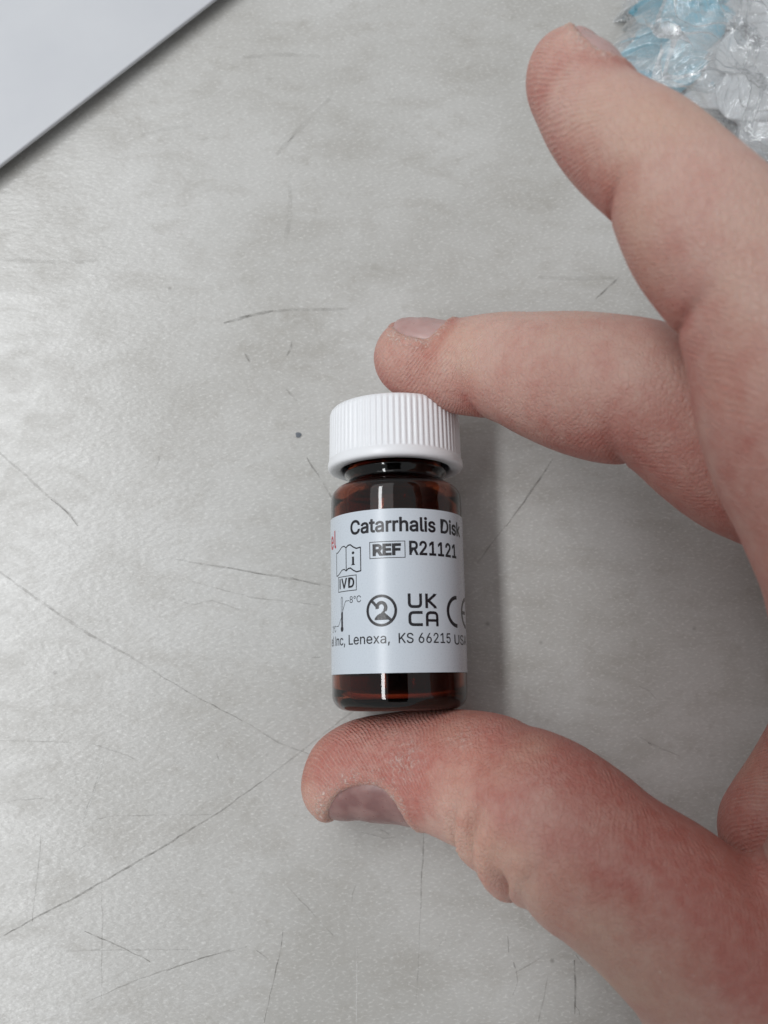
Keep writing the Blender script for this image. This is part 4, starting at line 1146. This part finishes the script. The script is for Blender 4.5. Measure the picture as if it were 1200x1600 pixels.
M_NAIL = nail_material("fingernail", (0.43, 0.255, 0.235, 1), (0.52, 0.345, 0.325, 1))
M_NAIL_DARK = nail_material("dark thumbnail", (0.235, 0.118, 0.112, 1), (0.335, 0.195, 0.180, 1))  # darker base colour for the thumb's nail
for key, q in NAILS.items():
    f = FR[key]
    nu, nv = 25, 31
    vs, fs = [], []
    U_, V_ = np.meshgrid(np.linspace(-1, 1, nu), np.linspace(-1, 1, nv), indexing='ij')
    # square grid squeezed into the rounded outline of the nail
    mx = np.maximum(np.abs(U_), np.abs(V_)); en = (np.abs(U_) ** q['ex'] + np.abs(V_) ** q['ex']) ** (1 / q['ex'])
    k = np.where(en > 0, mx / np.maximum(en, 1e-9), 1) * 1.03
    U2, V2 = (U_ * k).ravel(), (V_ * k).ravel()
    s = (q['s0'] + q['s1']) / 2 + U2 * (q['s1'] - q['s0']) / 2
    th = np.radians(q['c'] + V2 * q['a'])
    c, T, e1, e2, r = f.at(s)
    rn = nail_radius(f, q, s, np.degrees(th)) - 0.0004 * np.clip((mx.ravel() - 0.86) / 0.14, 0, 1) ** 2
    out = np.cos(th)[:, None] * e1 + np.sin(th)[:, None] * e2
    top = c + rn[:, None] * out
    bot = top - 0.00035 * (np.cos(th)[:, None] * e1 + np.sin(th)[:, None] * e2)
    allv = np.vstack([top, bot]) - np.array(person.location)
    G = lambda i, j, o=0: o * nu * nv + i * nv + j
    for i in range(nu - 1):
        for j in range(nv - 1):
            fs.append((G(i, j), G(i + 1, j), G(i + 1, j + 1), G(i, j + 1)))
            fs.append((G(i, j + 1, 1), G(i + 1, j + 1, 1), G(i + 1, j, 1), G(i, j, 1)))
    for i in range(nu - 1):
        fs.append((G(i, 0, 1), G(i + 1, 0, 1), G(i + 1, 0), G(i, 0)))
        fs.append((G(i, nv - 1), G(i + 1, nv - 1), G(i + 1, nv - 1, 1), G(i, nv - 1, 1)))
    for j in range(nv - 1):
        fs.append((G(0, j), G(0, j + 1), G(0, j + 1, 1), G(0, j, 1)))
        fs.append((G(nu - 1, j, 1), G(nu - 1, j + 1, 1), G(nu - 1, j + 1), G(nu - 1, j)))
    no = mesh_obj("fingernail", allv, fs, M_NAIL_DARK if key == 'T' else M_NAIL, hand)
    if key == 'T': no['label'] = 'dull dark thumbnail'
    bm = bmesh.new(); bm.from_mesh(no.data); bmesh.ops.recalc_face_normals(bm, faces=bm.faces); bm.to_mesh(no.data); bm.free()

# ================================================================== CLEAR BAG (top right)
def crumple(X, Y, seed, scale, n=9, sharp=True):
    r = np.random.default_rng(seed)
    h = np.zeros_like(X)
    for k in range(n):
        a = r.uniform(0, 2 * math.pi); f = scale * r.uniform(0.6, 1.9); p = r.uniform(0, 6.28)
        b = a + 1.3; 
        w = np.sin((X * math.cos(b) + Y * math.sin(b)) * f * 0.6 + r.uniform(0, 6.28)) * 1.1
        ph = (X * math.cos(a) + Y * math.sin(a)) * f + p + w
        tri = np.abs((ph / math.pi) % 2 - 1) if sharp else 0.5 + 0.5 * np.sin(ph)
        h += tri / (0.7 + 0.25 * k)
    return h / n * 3


def sheet(name, poly_px, hfun, mat, parent, n=150, thick=None):
    """Sheet over a quadrilateral of the table, lifted by hfun(x, y, edge)."""
    q = [Wz(*p)[:2] for p in poly_px]
    a = np.linspace(0, 1, n)
    Ug, Vg = np.meshgrid(a, a, indexing='ij')
    XY = ((1 - Ug) * (1 - Vg))[..., None] * q[0] + (Ug * (1 - Vg))[..., None] * q[1] + (Ug * Vg)[..., None] * q[2] + ((1 - Ug) * Vg)[..., None] * q[3]
    ed = np.minimum(np.minimum(Ug, 1 - Ug), np.minimum(Vg, 1 - Vg))
    # uneven outline
    wob = 0.0022 * np.sin(XY[..., 0] * 420 + 1) + 0.0018 * np.sin(XY[..., 1] * 630) + 0.001 * np.sin((XY[..., 0] + XY[..., 1]) * 1500)
    X, Y = XY[..., 0] + wob, XY[..., 1] + wob * 0.7
    Z = hfun(X, Y, ed)
    vs = np.stack([X, Y, Z], -1).reshape(-1, 3)
    idx = np.arange(n * n).reshape(n, n)
    fs = np.stack([idx[:-1, :-1], idx[1:, :-1], idx[1:, 1:], idx[:-1, 1:]], -1).reshape(-1, 4)
    return mesh_obj(name, vs, [tuple(int(i) for i in f) for f in fs], mat, parent)


bag = bpy.data.objects.new("plastic_bag", None)
link(bag)
tag(bag, "crumpled clear plastic bag with glinting creases lying behind the index finger", "plastic bag")
t = NT("clear plastic film")
P = t.pos()
tr = t.node("ShaderNodeBsdfTransparent", {"Color": (0.97, 0.98, 0.985, 1)})
gl = t.node("ShaderNodeBsdfGlossy", {"Color": (1, 1, 1, 1), "Roughness": 0.06})
df = t.node("ShaderNodeBsdfTranslucent", {"Color": (0.93, 0.95, 0.97, 1)})
df2 = t.node("ShaderNodeBsdfDiffuse", {"Color": (0.90, 0.92, 0.94, 1)})
m0 = t.node("ShaderNodeMixShader", {0: 0.5, 1: df.outputs[0], 2: df2.outputs[0]})
m1 = t.node("ShaderNodeMixShader", {0: t.mapr(t.noise(P, 140, 4), .40, .74, .12, .48), 1: tr.outputs[0], 2: m0.outputs[0]})
lw = t.node("ShaderNodeLayerWeight", {"Blend": 0.35})
m2 = t.node("ShaderNodeMixShader", {0: t.mapr(lw.outputs["Fresnel"], 0, 1, 0.13, 0.60), 1: m1.outputs[0], 2: gl.outputs[0]})
bmp = t.bump(t.noise(P, 520, 4, 0.6, 1.6), 0.7, 0.0008)
for nd in (gl, lw): t.set(nd.inputs["Normal"], bmp)
t.t.links.new(m2.outputs[0], t.out.inputs["Surface"])
M_FILM = t.m

QUAD = [(932, 160), (990, -90), (1560, -60), (1500, 500)]
env = lambda e, w=0.10: np.clip(e / w, 0, 1) ** 0.6
sheet("bag_film", QUAD, lambda X, Y, e: 0.0006 + env(e) * (0.0050 + 0.0040 * crumple(X, Y, 3, 230, sharp=False) + 0.0011 * crumple(X, Y, 8, 620) + 0.0007 * crumple(X, Y, 15, 1300)), M_FILM, bag, 230)
sheet("bag_film", QUAD, lambda X, Y, e: 0.0003 + env(e) * (0.0002 + 0.0012 * crumple(X, Y, 5, 260)), M_FILM, bag, 90)

t = NT("pale blue plastic")
t.p(Base_Color=t.mix(t.mapr(t.noise(t.pos(), 120, 3), .35, .65), (0.22, 0.58, 0.74, 1), (0.34, 0.68, 0.82, 1)), Roughness=0.4)
blue = sheet("blue_wrapper", [(950, 152), (1012, -70), (1175, -50), (1058, 165)], lambda X, Y, e: 0.0016 + env(e, .2) * (0.0010 + 0.0007 * crumple(X, Y, 11, 230)), t.m, None, 70)
tag(blue, "pale blue plastic wrapper showing through the left side of the clear bag", "wrapper")
t = NT("white tissue")
t.p(Base_Color=(0.87, 0.885, 0.90, 1), Roughness=0.8)
tis = sheet("white_wrapper", [(1065, 165), (1165, -60), (1540, -40), (1480, 430)], lambda X, Y, e: 0.0014 + env(e, .2) * (0.001 + 0.0006 * crumple(X, Y, 21, 130)), t.m, None, 80)
tag(tis, "greyish white crumpled wrapper inside the clear bag, right of the blue one", "wrapper")


# ================================================================== PHONE behind the lens, unseen: added and sized to shade the right side
def rounded_plate(name, w, hgt, z0, z1, rc, mat, parent, cx=0.0, cy=0.0):
    bm = bmesh.new(); rings = []
    b = min(0.0012, (z1 - z0) * 0.3)
    for off, z in ((b, z0), (0, z0 + b), (0, z1 - b), (b, z1)):
        vs = []
        for sx, sy, a0 in ((1, 1, 0), (-1, 1, 90), (-1, -1, 180), (1, -1, 270)):
            for k in range(7):
                a = rad(a0 + 15 * k)
                vs.append(bm.verts.new((cx + sx * (w / 2 - rc) + (rc - off) * math.cos(a), cy + sy * (hgt / 2 - rc) + (rc - off) * math.sin(a), z)))
        rings.append(vs)
    n = len(rings[0])
    for a, b_ in zip(rings, rings[1:]):
        for k in range(n): bm.faces.new((a[k], a[(k + 1) % n], b_[(k + 1) % n], b_[k]))
    bm.faces.new(rings[-1]); bm.faces.new(rings[0][::-1])
    me_ = bpy.data.meshes.new(name); bm.to_mesh(me_); bm.free(); me_.materials.append(mat)
    return link(bpy.data.objects.new(name, me_), parent)


t = NT("black phone shell"); t.p(Base_Color=(0.02, 0.02, 0.022, 1), Roughness=0.35); M_PH = t.m
t = NT("phone screen glass"); t.p(Base_Color=(0.01, 0.01, 0.012, 1), Roughness=0.08); M_SC = t.m
phone = bpy.data.objects.new("smartphone", None)
link(phone)
phone.location = tuple(CAM - FWD * 0.004)
phone.rotation_euler = (TILT, 0, 0)
tag(phone, "black smartphone out of view behind the lens, added to shade the right side", "smartphone")
rounded_plate("shell", 0.082, 0.160, 0.0, 0.0082, 0.010, M_PH, phone, -0.008, -0.058)
rounded_plate("screen", 0.076, 0.152, 0.0083, 0.0088, 0.008, M_SC, phone, -0.008, -0.058)
rounded_plate("lens_bump", 0.012, 0.012, -0.0012, -0.0001, 0.0058, M_SC, phone)
